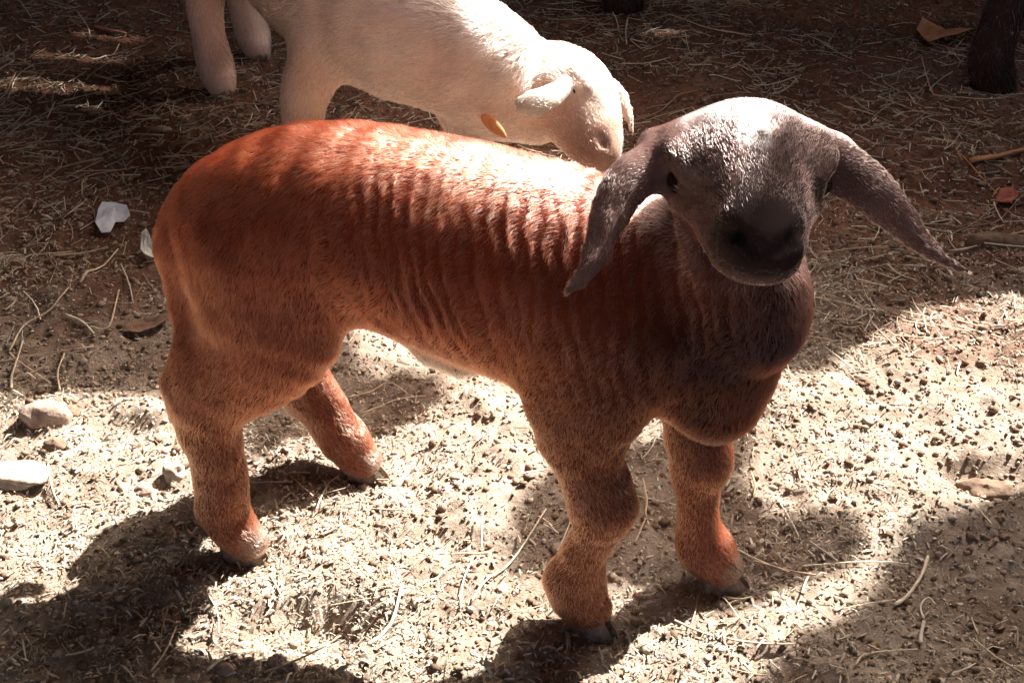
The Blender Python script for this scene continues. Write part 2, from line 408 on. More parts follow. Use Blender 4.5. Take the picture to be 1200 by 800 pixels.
PALE, TAN, BRN, ORN = (.78, .68, .52), (.66, .53, .37), (.36, .22, .15), (.55, .24, .12)
STALKS = [
 ([(1048, 708), (1066, 690), (1082, 665), (1090, 642)], .0028, PALE, 'straw_stalk', 'thick pale straw stalk slanting across the shade at lower right', 'straw'),
 ([(938, 668), (985, 660), (1035, 656), (1070, 655)], .0012, PALE, 'straw_stalk', 'long thin straw lying across the light and shade edge right of the front hooves', 'straw'),
 ([(985, 714), (1020, 708), (1050, 700)], .0014, TAN, 'straw_stalk', 'straw lying in line with the end of the thick slanting stalk', 'straw'),
 ([(1078, 755), (1080, 740), (1083, 726)], .0030, (.66, .60, .52), 'straw_stalk', 'short chalky upright looking stalk in the dark soil at lower right', 'straw'),
 ([(1083, 722), (1080, 705), (1090, 692), (1098, 702)], .0016, PALE, 'straw_stalk', 'bent kinked straw above the short chalky stalk at lower right', 'straw'),
 ([(1000, 790), (1010, 775), (1030, 768), (1075, 762)], .0015, TAN, 'straw_stalk', 'curved straw near the bottom edge right of the sunlit patch', 'straw'),
 ([(432, 763), (450, 748), (463, 728), (472, 692)], .0024, PALE, 'straw_stalk', 'bowed pale stalk beside the small hollow in the sunlit soil', 'straw'),
 ([(245, 797), (270, 780), (315, 762)], .0020, PALE, 'straw_stalk', 'pale stalk at the bottom edge left of the small hollow', 'straw'),
 ([(180, 797), (196, 770), (208, 740)], .0014, PALE, 'straw_stalk', 'thin upright looking straw by the bottom left shadow edge', 'straw'),
 ([(553, 716), (570, 690), (600, 665), (640, 604)], .0017, PALE, 'straw_stalk', 'long straw leaning towards the near front leg', 'straw'),
 ([(540, 722), (543, 690), (556, 660)], .0013, PALE, 'straw_stalk', 'short straw left of the long one by the near front leg', 'straw'),
 ([(400, 658), (440, 657), (480, 654), (520, 652)], .0011, TAN, 'straw_stalk', 'thin straw lying level on the sunlit soil under the belly', 'straw'),
 ([(395, 462), (430, 455), (455, 446), (478, 462)], .0013, TAN, 'straw_stalk', 'bent straw in the dark patch beneath the belly', 'straw'),
 ([(420, 478), (460, 466), (500, 462)], .0011, TAN, 'straw_stalk', 'straw lying below the bent one beneath the belly', 'straw'),
 ([(58, 550), (62, 575), (70, 592)], .0016, PALE, 'straw_stalk', 'short curved straw right of the flat pale stone', 'straw'),
 ([(880, 560), (884, 575), (882, 588)], .0018, (.60, .48, .24), 'straw_stalk', 'short yellow straw beside the far front leg', 'straw'),
 ([(715, 160), (745, 148), (775, 135), (795, 120), (818, 118)], .0022, BRN, 'twig', 'thin brown twig running from the white lamb\'s muzzle behind the brown lamb\'s head', 'twig'),
 ([(1112, 296), (1145, 293), (1165, 283), (1185, 278), (1215, 272)], .0020, TAN, 'twig', 'pale twig beyond the tip of the brown lamb\'s right hand ear', 'twig'),
 ([(1105, 285), (1130, 268), (1165, 258), (1190, 240), (1215, 222)], .0016, BRN, 'twig', 'thin reddish twig crossing above the pale one at the right edge', 'twig'),
 ([(1118, 192), (1140, 208), (1168, 230)], .0016, ORN, 'twig', 'reddish twig end below the orange stick at the right edge', 'twig'),
 ([(1135, 203), (1165, 194), (1190, 186), (1230, 178)], .0050, ORN, 'stick', 'thick orange brown stick poking in from the right edge', 'stick'),
 ([(780, 27), (790, 28), (830, 44), (880, 52)], .0024, TAN, 'twig', 'bent twig on the ground between the white lamb and the dark hoof', 'twig'),
 ([(735, 31), (733, 45), (734, 60)], .0024, PALE, 'straw_stalk', 'short pale straw standing out right of the dark hoof at the top', 'straw'),
 ([(728, 80), (750, 78), (785, 73)], .0016, PALE, 'straw_stalk', 'straw lying level above the white lamb\'s far ear', 'straw'),
 ([(1078, 78), (1090, 112), (1100, 120), (1150, 126), (1180, 122)], .0016, TAN, 'straw_stalk', 'long bent straw curving below the dry orange leaf', 'straw'),
 ([(1128, 52), (1118, 66), (1106, 82)], .0022, TAN, 'straw_stalk', 'short stalk propped under the tip of the dry orange leaf', 'straw'),
 ([(1040, 38), (1056, 36), (1072, 36)], .0016, TAN, 'straw_stalk', 'straw pointing at the left end of the dry orange leaf', 'straw'),
 ([(1110, 60), (1130, 45), (1105, 130)][:2], .0014, TAN, 'straw_stalk', 'small straw lying against the dry orange leaf', 'straw'),
 ([(58, 335), (85, 360), (98, 350), (140, 300)][2:], .0028, TAN, 'straw_stalk', 'pale stalk slanting below the white plastic scrap', 'straw'),
 ([(60, 304), (90, 302), (128, 298)], .0024, TAN, 'straw_stalk', 'level stalk just left of the slanting one below the plastic scrap', 'straw'),
 ([(12, 415), (30, 385), (62, 374), (85, 355)], .0020, TAN, 'straw_stalk', 'long curved stalk at the left edge above the sunlit ground', 'straw'),
 ([(12, 418), (30, 435), (60, 455)], .0017, TAN, 'straw_stalk', 'stalk curving down from the lower end of the long curved one at left', 'straw'),
 ([(16, 465), (17, 445), (28, 405)], .0024, TAN, 'straw_stalk', 'upright looking stalk nearest the left edge just above the sunlit ground', 'straw'),
 ([(78, 378), (100, 388), (112, 400)], .0024, PALE, 'straw_stalk', 'short pale stalk left of the brown lamb\'s thigh', 'straw'),
 ([(108, 392), (130, 392), (142, 352)], .0020, TAN, 'straw_stalk', 'angled stalk beside the brown lamb\'s thigh', 'straw'),
 ([(0, 428), (40, 422), (110, 419)], .0014, TAN, 'straw_stalk', 'long level straw low in the shade at the left edge', 'straw'),
 ([(72, 465), (70, 445), (78, 425)], .0020, TAN, 'straw_stalk', 'short curved stalk just above the sunlit edge at left', 'straw'),
 ([(54, 301), (68, 322), (80, 337), (95, 348)], .0017, BRN, 'straw_stalk', 'dark thin stalk left of the slanting pale stalk', 'straw'),
 ([(98, 238), (104, 212), (165, 203)], .0017, TAN, 'straw_stalk', 'bent stalk lying above the white plastic scrap', 'straw'),
 ([(98, 240), (112, 260), (114, 272)], .0014, BRN, 'straw_stalk', 'thin stalk leading down to the white plastic scrap', 'straw'),
 ([(108, 76), (122, 72), (132, 66), (140, 52)], .0026, PALE, 'straw_stalk', 'curled pale straw in the straw heap at upper left', 'straw'),
 ([(92, 20), (105, 40), (106, 54)], .0024, TAN, 'straw_stalk', 'bent pale stalk left of the reddish chip at upper left', 'straw'),
 ([(20, 0), (30, 14), (38, 26)], .0020, TAN, 'straw_stalk', 'stalk in the top left corner', 'straw'),
 ([(10, 120), (20, 100), (42, 86)], .0022, TAN, 'straw_stalk', 'curved stalk at the left edge below the top left corner', 'straw'),
 ([(48, 140), (75, 126), (110, 132), (140, 145)], .0017, TAN, 'straw_stalk', 'long arched straw in the middle of the straw heap', 'straw'),
 ([(112, 38), (130, 40), (148, 44)], .0045, (.36, .15, .10), 'wood_chip', 'flat reddish wood chip in the straw heap at upper left', 'wood chip'),
 ([(150, 145), (180, 128), (235, 110)], .0015, TAN, 'straw_stalk', 'long straw pointing at the white lamb\'s hind foot', 'straw'),
 ([(960, 60), (985, 75), (1002, 78)], .0014, TAN, 'straw_stalk', 'thin straw on the bare soil right of the bent twig', 'straw'),
 ([(830, 100), (845, 99), (868, 99)], .0018, PALE, 'straw_stalk', 'short level straw behind the brown lamb\'s head', 'straw'),
 ([(885, 104), (910, 98), (938, 94)], .0018, PALE, 'straw_stalk', 'short straw behind the crown of the brown lamb\'s head', 'straw'),
 ([(900, 113), (918, 108), (938, 94)], .0014, PALE, 'straw_stalk', 'slanting straw crossing a level one behind the brown lamb\'s crown', 'straw'),
 ([(960, 295), (990, 291), (1040, 294)], .0014, TAN, 'straw_stalk', 'straw lying level beneath the right hand ear', 'straw'),
 ([(1040, 310), (1052, 322), (1075, 332)], .0018, TAN, 'straw_stalk', 'kinked straw under the tip of the right hand ear', 'straw'),
]
STONES = []

# where the hooves stand (the ground is trodden level there)
_a = norm(np.array([.932, -.362, 0.])); _n = np.array([-_a[1], _a[0], 0.])
for (a_, s_) in ((-.208, -.074), (-.158, .072), (.123, -.042), (.215, .050)):
    q = np.array([-.035, .86, 0.]) + a_ * _a + s_ * _n; FEET.append((q[0], q[1]))
FEET += [tuple(gnd(258, 106)[:2]), (-.292, 1.62), (-.04, 1.56), tuple(gnd(300, 64)[:2]), tuple(gnd(1152, 106)[:2]), tuple(gnd(722, 14)[:2])]

# ------------------------------------------------------------------ ground sheet
def axis(lo, hi, step, far):
    c = list(np.arange(lo, hi, step)); 
    up, s = [hi], step
    while up[-1] < far: s *= 1.18; up.append(up[-1] + s)
    dn, s = [lo], step
    while dn[-1] > -far: s *= 1.18; dn.append(dn[-1] - s)
    return np.array(dn[:0:-1] + c + up)
gx, gy = axis(-1.25, 1.35, .0055, 120), axis(.45, 3.0, .0055, 120)
X, Y = np.meshgrid(gx, gy, indexing='xy')
Z = ground_h(X, Y)
gv = np.stack([X, Y, Z], -1).reshape(-1, 3)
ny_, nx_ = X.shape
ii = np.arange(nx_ * ny_).reshape(ny_, nx_)
gq = np.stack([ii[:-1, :-1], ii[:-1, 1:], ii[1:, 1:], ii[1:, :-1]], -1).reshape(-1, 4)
m, t, b = new_mat('trodden_soil')
geo = t.nodes.new('ShaderNodeNewGeometry')
def tnoise(scale, detail=8, rough=.6):
    n = t.nodes.new('ShaderNodeTexNoise'); n.inputs['Scale'].default_value = scale; n.inputs['Detail'].default_value = detail; n.inputs['Roughness'].default_value = rough
    t.links.new(geo.outputs['Position'], n.inputs['Vector']); return n
def ramp(src, *stops):
    r = t.nodes.new('ShaderNodeValToRGB'); e = r.color_ramp.elements
    while len(e) < len(stops): e.new(.5)
    for k, (p, c) in enumerate(stops): e[k].position = p; e[k].color = (*c, 1)
    t.links.new(src, r.inputs['Fac']); return r
na, nb, nc = tnoise(7, 6), tnoise(60, 8, .7), tnoise(320, 4, .7)
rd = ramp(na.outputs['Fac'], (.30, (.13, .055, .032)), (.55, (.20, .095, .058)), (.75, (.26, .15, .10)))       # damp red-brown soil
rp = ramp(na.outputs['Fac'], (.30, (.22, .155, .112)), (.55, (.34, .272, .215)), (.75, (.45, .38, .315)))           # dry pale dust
sx = t.nodes.new('ShaderNodeSeparateXYZ'); t.links.new(geo.outputs['Position'], sx.inputs[0])
nl = tnoise(2.6, 5, .6)
def mth(op, a_, b_):
    n = t.nodes.new('ShaderNodeMath'); n.operation = op
    for k, v in enumerate((a_, b_)):
        if hasattr(v, 'is_linked') or hasattr(v, 'links'): t.links.new(v, n.inputs[k])
        else: n.inputs[k].default_value = v
    return n.outputs[0]
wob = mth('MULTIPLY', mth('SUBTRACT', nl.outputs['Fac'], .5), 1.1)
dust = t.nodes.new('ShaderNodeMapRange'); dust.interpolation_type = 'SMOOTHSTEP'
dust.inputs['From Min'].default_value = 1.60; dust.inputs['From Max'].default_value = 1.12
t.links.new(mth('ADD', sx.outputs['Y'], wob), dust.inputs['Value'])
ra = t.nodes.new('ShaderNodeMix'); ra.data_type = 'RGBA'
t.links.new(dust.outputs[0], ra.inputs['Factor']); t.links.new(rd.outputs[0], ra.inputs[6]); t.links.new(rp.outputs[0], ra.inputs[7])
rb = ramp(nb.outputs['Fac'], (.36, (.58, .53, .49)), (.58, (1, 1, 1)), (.74, (1.4, 1.36, 1.3)))
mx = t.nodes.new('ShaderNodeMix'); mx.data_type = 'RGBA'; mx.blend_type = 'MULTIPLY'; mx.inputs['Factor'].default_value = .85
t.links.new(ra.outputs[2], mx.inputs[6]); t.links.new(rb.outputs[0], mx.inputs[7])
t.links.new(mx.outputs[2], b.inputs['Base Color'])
ad = t.nodes.new('ShaderNodeMath'); ad.operation = 'MULTIPLY_ADD'; ad.inputs[1].default_value = .35
t.links.new(nc.outputs['Fac'], ad.inputs[0]); t.links.new(nb.outputs['Fac'], ad.inputs[2])
bp = t.nodes.new('ShaderNodeBump'); bp.inputs['Strength'].default_value = .8; bp.inputs['Distance'].default_value = .006
t.links.new(ad.outputs[0], bp.inputs['Height']); t.links.new(bp.outputs[0], b.inputs['Normal'])
b.inputs['Roughness'].default_value = .95; b.inputs['Specular IOR Level'].default_value = .15
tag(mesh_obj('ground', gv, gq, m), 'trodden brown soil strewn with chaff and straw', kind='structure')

# ------------------------------------------------------------------ an unseen shade roof above, its openings cut to shape the sunlight
ROOF_Z = 1.95
def up2(g): return (g[0] + SUN[0] / SUN[2] * ROOF_Z, g[1] + SUN[1] / SUN[2] * ROOF_Z)
def P(*pts): return [tuple(gnd(x, y)[:2]) for x, y in pts]
big = P((-200, 478), (-40, 470), (100, 468), (190, 466), (265, 478), (290, 545), (340, 535), (400, 508), (465, 500), (512, 470), (518, 442), (480, 434), (430, 430), (402, 405), (330, 388), (235, 352), (200, 298), (236, 229), (347, 200), (450, 205), (615, 190), (704, 223), (722, 262), (760, 330), (820, 400),
        (880, 440), (950, 450), (1000, 410), (1050, 376), (1100, 352), (1200, 345), (1420, 338), (1500, 440), (1380, 530), (1200, 560), (1130, 592), (1075, 612), (1052, 630), (1005, 700), (940, 760), (880, 800))
big += HOLE_TAIL
blob = P((1055, 612), (1030, 584), (985, 582), (930, 580), (900, 560), (885, 530), (860, 505), (780, 500), (700, 520), (640, 545), (622, 600), (640, 650), (720, 660), (800, 665), (870, 690), (930, 680), (980, 655), (1020, 640))
def ragged(poly, amp, seed):
    out = []
    r = np.random.default_rng(seed)
    for i in range(len(poly)):
        a, b_ = np.array(poly[i]), np.array(poly[(i + 1) % len(poly)])
        n = max(1, int(np.linalg.norm(b_ - a) / .05))
        d = norm(b_ - a); pr = np.array([-d[1], d[0]])
        for j in range(n):
            out.append(tuple(a + (b_ - a) * j / n + pr * r.normal(0, amp)))
    return out
def slab(name, outer, holes, z, th, mat, parent=None):
    import bmesh
    bm = bmesh.new()
    for l in [outer] + holes:
        vv = [bm.verts.new((x, y, z)) for x, y in l]
        for i in range(len(vv)): bm.edges.new((vv[i], vv[(i + 1) % len(vv)]))
    bmesh.ops.triangle_fill(bm, use_beauty=True, use_dissolve=False, edges=bm.edges[:], normal=(0, 0, 1))
    ex = bmesh.ops.extrude_face_region(bm, geom=bm.faces[:])
    bmesh.ops.translate(bm, vec=(0, 0, th), verts=[e for e in ex['geom'] if isinstance(e, bmesh.types.BMVert)])
    bmesh.ops.recalc_face_normals(bm, faces=bm.faces[:])
    me = bpy.data.meshes.new(name); bm.to_mesh(me); bm.free(); me.materials.append(mat)
    o = bpy.data.objects.new(name, me); COL.objects.link(o); o.parent = parent
    return o
M_ROOF = plain_mat('shade_boards', (.10, .07, .05), (.22, .16, .11), 20, .9)
roof = empty('shade_roof', (0, 0, 0))
tag(roof, 'unseen roof added overhead to cast the shade, openings cut to let the sun in', 'roof', kind='structure')
slits = []
for (px, py, wx, wy) in SLITS:
    g = gnd(px, py); slits.append([(g[0] - wx, g[1] - wy), (g[0] + wx, g[1] - wy * .6), (g[0] + wx * .8, g[1] + wy), (g[0] - wx * 1.1, g[1] + wy * .7)])
holes = [[up2(p) for p in ragged(big, .006, 1)]] + [[up2(p) for p in s] for s in slits]
slab('shade_sheet', ROOF_OUT, holes, ROOF_Z, .004, M_ROOF, roof)
# an unseen sheet on two battens, added to cast one dark blob
slab('shadow_sheet', [up2(p) for p in ragged(blob, .005, 3)], [], ROOF_Z + .035, .01, M_ROOF, roof)
bpt = [up2(p) for p in P((1010, 605), (1010, 590))]
for (p0, p1) in ((gnd(900, 600), gnd(905, 380)), (gnd(720, 600), gnd(700, 380))):
    a0, b0 = np.array(up2(p0)), np.array(up2(p1)); d = norm(b0 - a0); q = np.array([-d[1], d[0]]) * .006
    slab('batten', [tuple(a0 - q), tuple(b0 - q), tuple(b0 + q), tuple(a0 + q)], [], ROOF_Z + .050, .012, M_ROOF, roof)
for (x, y) in POSTS:
    slab('post', [(x - .05, y - .05), (x + .05, y - .05), (x + .05, y + .05), (x - .05, y + .05)], [], -.05, ROOF_Z + .05, M_ROOF, roof)
M_BLOCKER = plain_mat('blocker_wall', (.10, .06, .04), (.18, .12, .085), 8, .95)
def wall(name, x0, y0, x1, y1, z1, label):  # unseen walls, added to keep sky light out
    d = norm(np.array([x1 - x0, y1 - y0])); q = np.array([-d[1], d[0]]) * .12
    a0, b0 = np.array([x0, y0]), np.array([x1, y1])
    tag(slab(name, [tuple(a0 - q), tuple(b0 - q), tuple(b0 + q), tuple(a0 + q)], [], -.1, z1 + .1, M_BLOCKER), label, 'wall', kind='structure')
wall('back_blocker', -5, 7.35, 7, 7.35, ROOF_Z - .004, 'unseen wall added at the back to shut out the sky')
wall('left_blocker', -4.85, -3.1, -4.85, 7.2, ROOF_Z - .004, 'unseen wall added on the left to shut out the sky')
wall('right_blocker', 6.85, -3.1, 6.85, 7.2, ROOF_Z - .004, 'unseen wall added on the right to shut out the sky')

# ------------------------------------------------------------------ the red-brown lamb
LO = np.array([-.035, .86, 0.0])
LA = norm(np.array([.932, -.362, 0.])); LN = np.array([-LA[1], LA[0], 0.]); LZ = np.array([0, 0, 1.])
def W_(a, s, h): return LO + a * LA + s * LN + h * LZ
RED = (.315, .054, .021); ORG = (.31, .088, .041); FORE_SHADE = (.020, .007, .0045); GREY = (.28, .165, .145)
ch = []
# trunk
ch.append(Chain([(W_(-.250, 0, .285), .036, .042), (W_(-.205, 0, .312), .062, .063), (W_(-.13, 0, .338), .075, .072), (W_(-.04, 0, .331), .082, .084),
                 (W_(.05, 0, .318), .083, .090), (W_(.125, 0, .307), .075, .088), (W_(.175, 0, .288), .054, .072), (W_(.212, 0, .268), .036, .050)],
                k=.03, flow=-1, grav=2.4, length=1.0, col=RED, tagn='trunk'))
# thighs
for sd, hockp in ((-1, (-.232, -.072, .165)), (1, (-.225, .075, .155))):
    ch.append(Chain([(W_(-.158, sd * .045, .308), .042, .066), (W_(-.156, sd * .058, .262), .036, .066), (W_(-.176, sd * .066, .220), .029, .049), (W_(-.202, sd * .070, .190), .023, .036), (W_(-.216, sd * .072, .166), .019, .028)],
                    up=LA, k=.03, flow=1, grav=.2, length=.9, col=RED, tagn='thigh'))
# near hind shank
NHF = W_(-.208, -.074, 0); FHF = W_(-.158, .072, 0); NFF = W_(.123, -.042, 0); FFF = W_(.215, .050, 0)
ch.append(Chain([(W_(-.202, -.070, .205), .023, .033), (W_(-.219, -.072, .172), .0235, .036), (W_(-.221, -.073, .142), .022, .031), (W_(-.217, -.073, .108), .0205, .0262), (W_(-.216, -.074, .074), .0202, .0250),
                 (W_(-.218, -.074, .048), .0225, .0265), (W_(-.206, -.074, .027), .0195, .023), (W_(-.196, -.074, .018), .0165, .020)],
                up=LA, k=.010, flow=1, length=.6, col=ORG, m=4, tagn='leg'))
ch.append(Chain([(W_(-.232, -.066, .222), .008, .009), (W_(-.250, -.070, .188), .010, .011), (W_(-.245, -.072, .160), .010, .012)], up=LA, k=.012, length=.6, col=ORG, tagn='leg'))
# far hind shank, stepping forward
ch.append(Chain([(W_(-.214, .072, .195), .027, .044), (W_(-.234, .073, .150), .026, .043), (W_(-.218, .073, .106), .023, .035), (W_(-.188, .072, .066), .021, .0265),
                 (W_(-.176, .072, .046), .0225, .0265), (W_(-.160, .072, .027), .0195, .023), (W_(-.150, .072, .018), .0165, .020)],
                up=LA, k=.012, flow=1, length=.6, col=ORG, m=4, tagn='leg'))
# near fore leg
ch.append(Chain([(W_(.125, -.046, .315), .032, .066), (W_(.118, -.056, .255), .028, .052), (W_(.116, -.054, .212), .025, .037), (W_(.124, -.052, .182), .0225, .028), (W_(.132, -.051, .162), .0240, .0290), (W_(.135, -.050, .142), .0240, .0285), (W_(.131, -.049, .122), .0195, .0215),
                 (W_(.124, -.047, .100), .0178, .0188), (W_(.117, -.044, .072), .0190, .0210), (W_(.112, -.043, .047), .0232, .0272), (W_(.118, -.042, .027), .0205, .025), (W_(.128, -.042, .018), .017, .021)],
                up=LA, k=.016, flow=1, grav=.1, length=.6, col=ORG, m=3, tagn='leg'))
# far fore leg
ch.append(Chain([(W_(.150, .045, .300), .030, .058), (W_(.165, .052, .240), .025, .040), (W_(.180, .052, .190), .022, .029), (W_(.188, .051, .152), .0232, .0278), (W_(.192, .050, .132), .0232, .0275), (W_(.190, .050, .112), .0195, .0215),
                 (W_(.194, .050, .085), .0172, .0185), (W_(.198, .050, .058), .0190, .0212), (W_(.203, .050, .041), .0228, .0258), (W_(.213, .050, .026), .0195, .024), (W_(.222, .050, .018), .0165, .020)],
                up=LA, k=.016, flow=1, grav=.1, length=.6, col=ORG, m=3, tagn='leg'))
# tail stub, close to the buttocks
ch.append(Chain([(W_(-.262, .0, .308), .020, .018), (W_(-.284, .002, .275), .020, .015), (W_(-.280, .004, .235), .017, .013), (W_(-.270, .006, .205), .010, .010)],
                up=LA, k=.012, flow=1, length=1.0, col=RED, tagn='tail'))
# buttock ridge beside the tail
ch.append(Chain([(W_(-.242, -.028, .290), .022, .028), (W_(-.232, -.042, .250), .022, .028), (W_(-.220, -.055, .215), .02, .024)], up=LA, k=.02, flow=1, length=.9, col=RED, tagn='thigh'))
# navel tuft
ch.append(Chain([(W_(-.018, -.022, .250), .022, .014), (W_(.004, -.022, .238), .016, .010)], k=.02, flow=1, grav=1, length=1.3, col=(.72, .62, .52), tagn='navel'))
# head frame: the head is turned to its right and looks up at the camera
HO = at(873, 190, .848)
hf = norm(np.array([-.06, -.99, 0.])); hp = math.radians(-9)
HF = hf * math.cos(hp) - LZ * math.sin(hp)          # along the face, poll to nose
HL = norm(np.cross(HF, LZ)); HL = HL if HL[0] > 0 else -HL
HU = norm(np.cross(HL, HF)); HU = HU if HU[2] > 0 else -HU
def H_(f, l, u): return HO + f * .87 * HF + l * .96 * HL + u * .95 * HU
# neck
ch.append(Chain([(W_(.125, 0, .352), .046, .044), (W_(.165, 0, .348), .046, .048), (W_(.195, -.004, .362), .040, .044), (H_(-.050, .0, -.040), .036, .038), (H_(-.028, .0, -.010), .036, .036)],
                up=LA, k=.018, flow=-1, grav=.8, length=1.05, col=RED, tagn='neck'))
ch.append(Chain([(W_(.208, -.010, .250), .038, .040), (W_(.222, -.014, .300), .034, .037), (at(893, 360, .885), .034, .036), (H_(-.012, .004, -.038), .030, .032)], up=LN, k=.012, flow=-1, grav=.8, length=.95, col=FORE_SHADE, m=4, tagn='neck'))
# loose folds of skin from the cheek down to the breast
for pts in ([(803, 262, .850), (818, 310, .856), (836, 362, .870), (852, 420, .895)],):
    ch.append(Chain([(at(*p), r_, r_ * 1.1) for p, r_ in zip(pts, (.007, .006, .005, .003))], up=LA, k=.012, flow=-1, grav=.8, length=.9, col=ORG, tagn='neck'))
# skull, face, muzzle
HG = (.30, .170, .152)
ch.append(Chain([(H_(-.030, 0, -.008), .044, .038), (H_(.000, 0, .000), .051, .043), (H_(.028, 0, .002), .048, .040), (H_(.058, 0, -.006), .038, .034),
                 (H_(.088, 0, -.014), .0305, .028), (H_(.114, 0, -.020), .028, .024), (H_(.130, 0, -.024), .024, .019)],
                up=HU, k=.014, flow=-1, length=.55, col=HG, tagn='head'))
# bridge of the nose, gently convex
ch.append(Chain([(H_(.020, 0, .034), .018, .010), (H_(.055, 0, .022), .016, .010), (H_(.090, 0, .006), .014, .009), (H_(.112, 0, -.002), .012, .008)], up=HU, k=.014, flow=-1, length=.5, col=HG, tagn='head'))
# lower jaw, a little wider than the muzzle so that the pale lip shows
ch.append(Chain([(H_(.000, 0, -.034), .037, .028), (H_(.045, 0, -.037), .034, .022), (H_(.085, 0, -.040), .031, .012), (H_(.110, 0, -.042), .027, .0085), (H_(.125, 0, -.043), .020, .007)],
                up=HU, k=.007, flow=-1, length=.4, col=(.26, .15, .115), tagn='jaw'))
for sd in (-1, 1):
    # brow ridge, lids, cheekbone
    ch.append(Chain([(H_(.006, sd * .044, .018), .013, .009), (H_(.030, sd * .046, .013), .014, .009), (H_(.050, sd * .040, .004), .010, .007)], up=HU, k=.010, flow=-1, length=.4, col=HG, tagn='head'))
    ch.append(Chain([(H_(.018, sd * .049, -.004), .003, .003), (H_(.026, sd * .0535, .0035), .0032, .0032), (H_(.038, sd * .0525, .0035), .0032, .0032), (H_(.049, sd * .045, -.005), .003, .003)], up=HU, k=.005, flow=1, length=.3, col=(.07, .045, .04), m=4, tagn='lid'))
    ch.append(Chain([(H_(.018, sd * .049, -.007), .003, .003), (H_(.028, sd * .0515, -.0155), .003, .003), (H_(.040, sd * .049, -.0145), .003, .003), (H_(.050, sd * .044, -.007), .003, .003)], up=HU, k=.005, flow=1, length=.3, col=(.07, .045, .04), m=4, tagn='lid'))
    ch.append(Chain([(H_(.020, sd * .045, -.024), .009, .008), (H_(.055, sd * .037, -.022), .008, .007), (H_(.080, sd * .030, -.020), .006, .006)], up=HU, k=.012, flow=-1, length=.45, col=HG, tagn='head'))
    # ear root
    ch.append(Chain([(H_(-.012, sd * .040, .010), .018, .014), (H_(-.014, sd * .064, .007), .017, .012)], up=HU, k=.018, flow=1, length=.4, col=GREY, tagn='earroot'))
    # nostril wing and upper lip
    ch.append(Chain([(H_(.114, sd * .015, -.010), .010, .009), (H_(.132, sd * .014, -.018), .010, .010)], up=HU, k=.006, flow=-1, length=.2, col=(.05, .03, .028), tagn='nose'))
    ch.append(Chain([(H_(.084, sd * .023, -.028), .012, .011), (H_(.112, sd * .018, -.032), .013, .010), (H_(.130, sd * .007, -.034), .011, .009)], up=HU, k=.006, flow=-1, length=.3, col=(.10, .06, .055), tagn='lip'))
# grooves: mouth line, nostrils, lip cleft, eye sockets
for sd in (-1, 1):
    ch.append(Chain([(H_(.070, sd * .040, -.031), .0026, .003), (H_(.092, sd * .036, -.0345), .003, .003), (H_(.116, sd * .030, -.0365), .003, .003), (H_(.134, sd * .017, -.0380), .003, .003), (H_(.142, 0, -.0385), .003, .003)], k=.004, sub=True, m=4))
    ch.append(Chain([(H_(.147, sd * .007, -.020), .0045, .004), (H_(.141, sd * .017, -.013), .0055, .0045), (H_(.129, sd * .025, -.012), .0048, .004), (H_(.118, sd * .029, -.017), .003, .003)], k=.004, sub=True, m=4))
    ch.append(Chain([(H_(.033, sd * .055, -.006), .011, .007), (H_(.034, sd * .064, -.006), .011, .007)], up=HU, k=.004, sub=True))
ch.append(Chain([(H_(.150, 0, -.020), .0018, .0018), (H_(.146, 0, -.034), .0018, .0018), (H_(.142, 0, -.042), .002, .002)], k=.003, sub=True))
# ears
def ear(pts, upv, cup):
    ch.append(Chain(pts, up=upv, k=.010, flow=1, length=.48, col=GREY, m=4, cup=cup, tagn='ear'))
toc = norm(np.array([0, 0, CAM_H]) - HO)
ear([(at(804, 186, .842), .015, .012), (at(770, 193, .838), .018, .010), (at(735, 213, .832), .0175, .008), (at(710, 260, .826), .0138, .0065), (at(696, 302, .822), .0100, .0055), (at(679, 328, .82), .0062, .005), (at(664, 342, .818), .003, .0035)],
    norm(toc + .45 * LZ), .20)
ear([(at(944, 190, .842), .015, .012), (at(975, 193, .838), .018, .010), (at(1006, 210, .834), .0180, .008), (at(1042, 243, .828), .0152, .0062), (at(1074, 277, .824), .0102, .0052), (at(1104, 303, .82), .0050, .0045), (at(1133, 318, .818), .0028, .0032)],
    norm(toc + .35 * LZ - .25 * HL), .18)

B = build_body(ch, .0038, 2)
V, N = B['V'], B['N']
tg = B['tags']
# coordinates in the lamb's and in the head's frame
la = (V - LO) @ LA; ls = (V - LO) @ LN; lh = V[:, 2]
hfw = (V - HO) @ HF; hlt = (V - HO) @ HL; hup = (V - HO) @ HU
# skin and wool wrinkles: irregular broken ridges running down the flank and shoulder
fold = sstep(-.16, -.06, la) * (1 - .6 * sstep(.16, .22, la)) * sstep(.265, .30, lh) * (1 - sstep(.362, .402, lh)) * np.clip(tg['trunk'] + .8 * tg['neck'], 0, 1)
wp = np.stack([la + .25 * lh + .010 * noise(V, 30, 6), .22 * lh, .22 * ls], -1)
wr = 1 - 2.2 * np.abs(noise(wp, 125, 5)) + .4 * noise(wp, 260, 7)
wr = wr * np.clip(.55 + .9 * noise(V, 24, 8), 0, 1.2)
V = V + N * (fold * .0014 * wr)[:, None]
B['lean'] = fold * noise(wp + .002, 125, 5) * 1.5
V = V + N * (.0012 * noise(V, 45, 77) * (tg['trunk'] + tg['neck'] + tg['thigh']))[:, None]
# ridges and veins along the ears, seen as faint relief
V = V + N * (.0009 * np.clip(tg['ear'], 0, 1) * fbm(np.stack([V[:, 0] * 1.6, V[:, 1] * .4, V[:, 2]], -1), 70, 2, 55))[:, None]
# leg wool is lumpy
V = V + N * (.0016 * noise(V, 60, 15) * tg['leg'])[:, None]
B['V'] = V; B['N'] = N = vnormals(V, B['Q'])
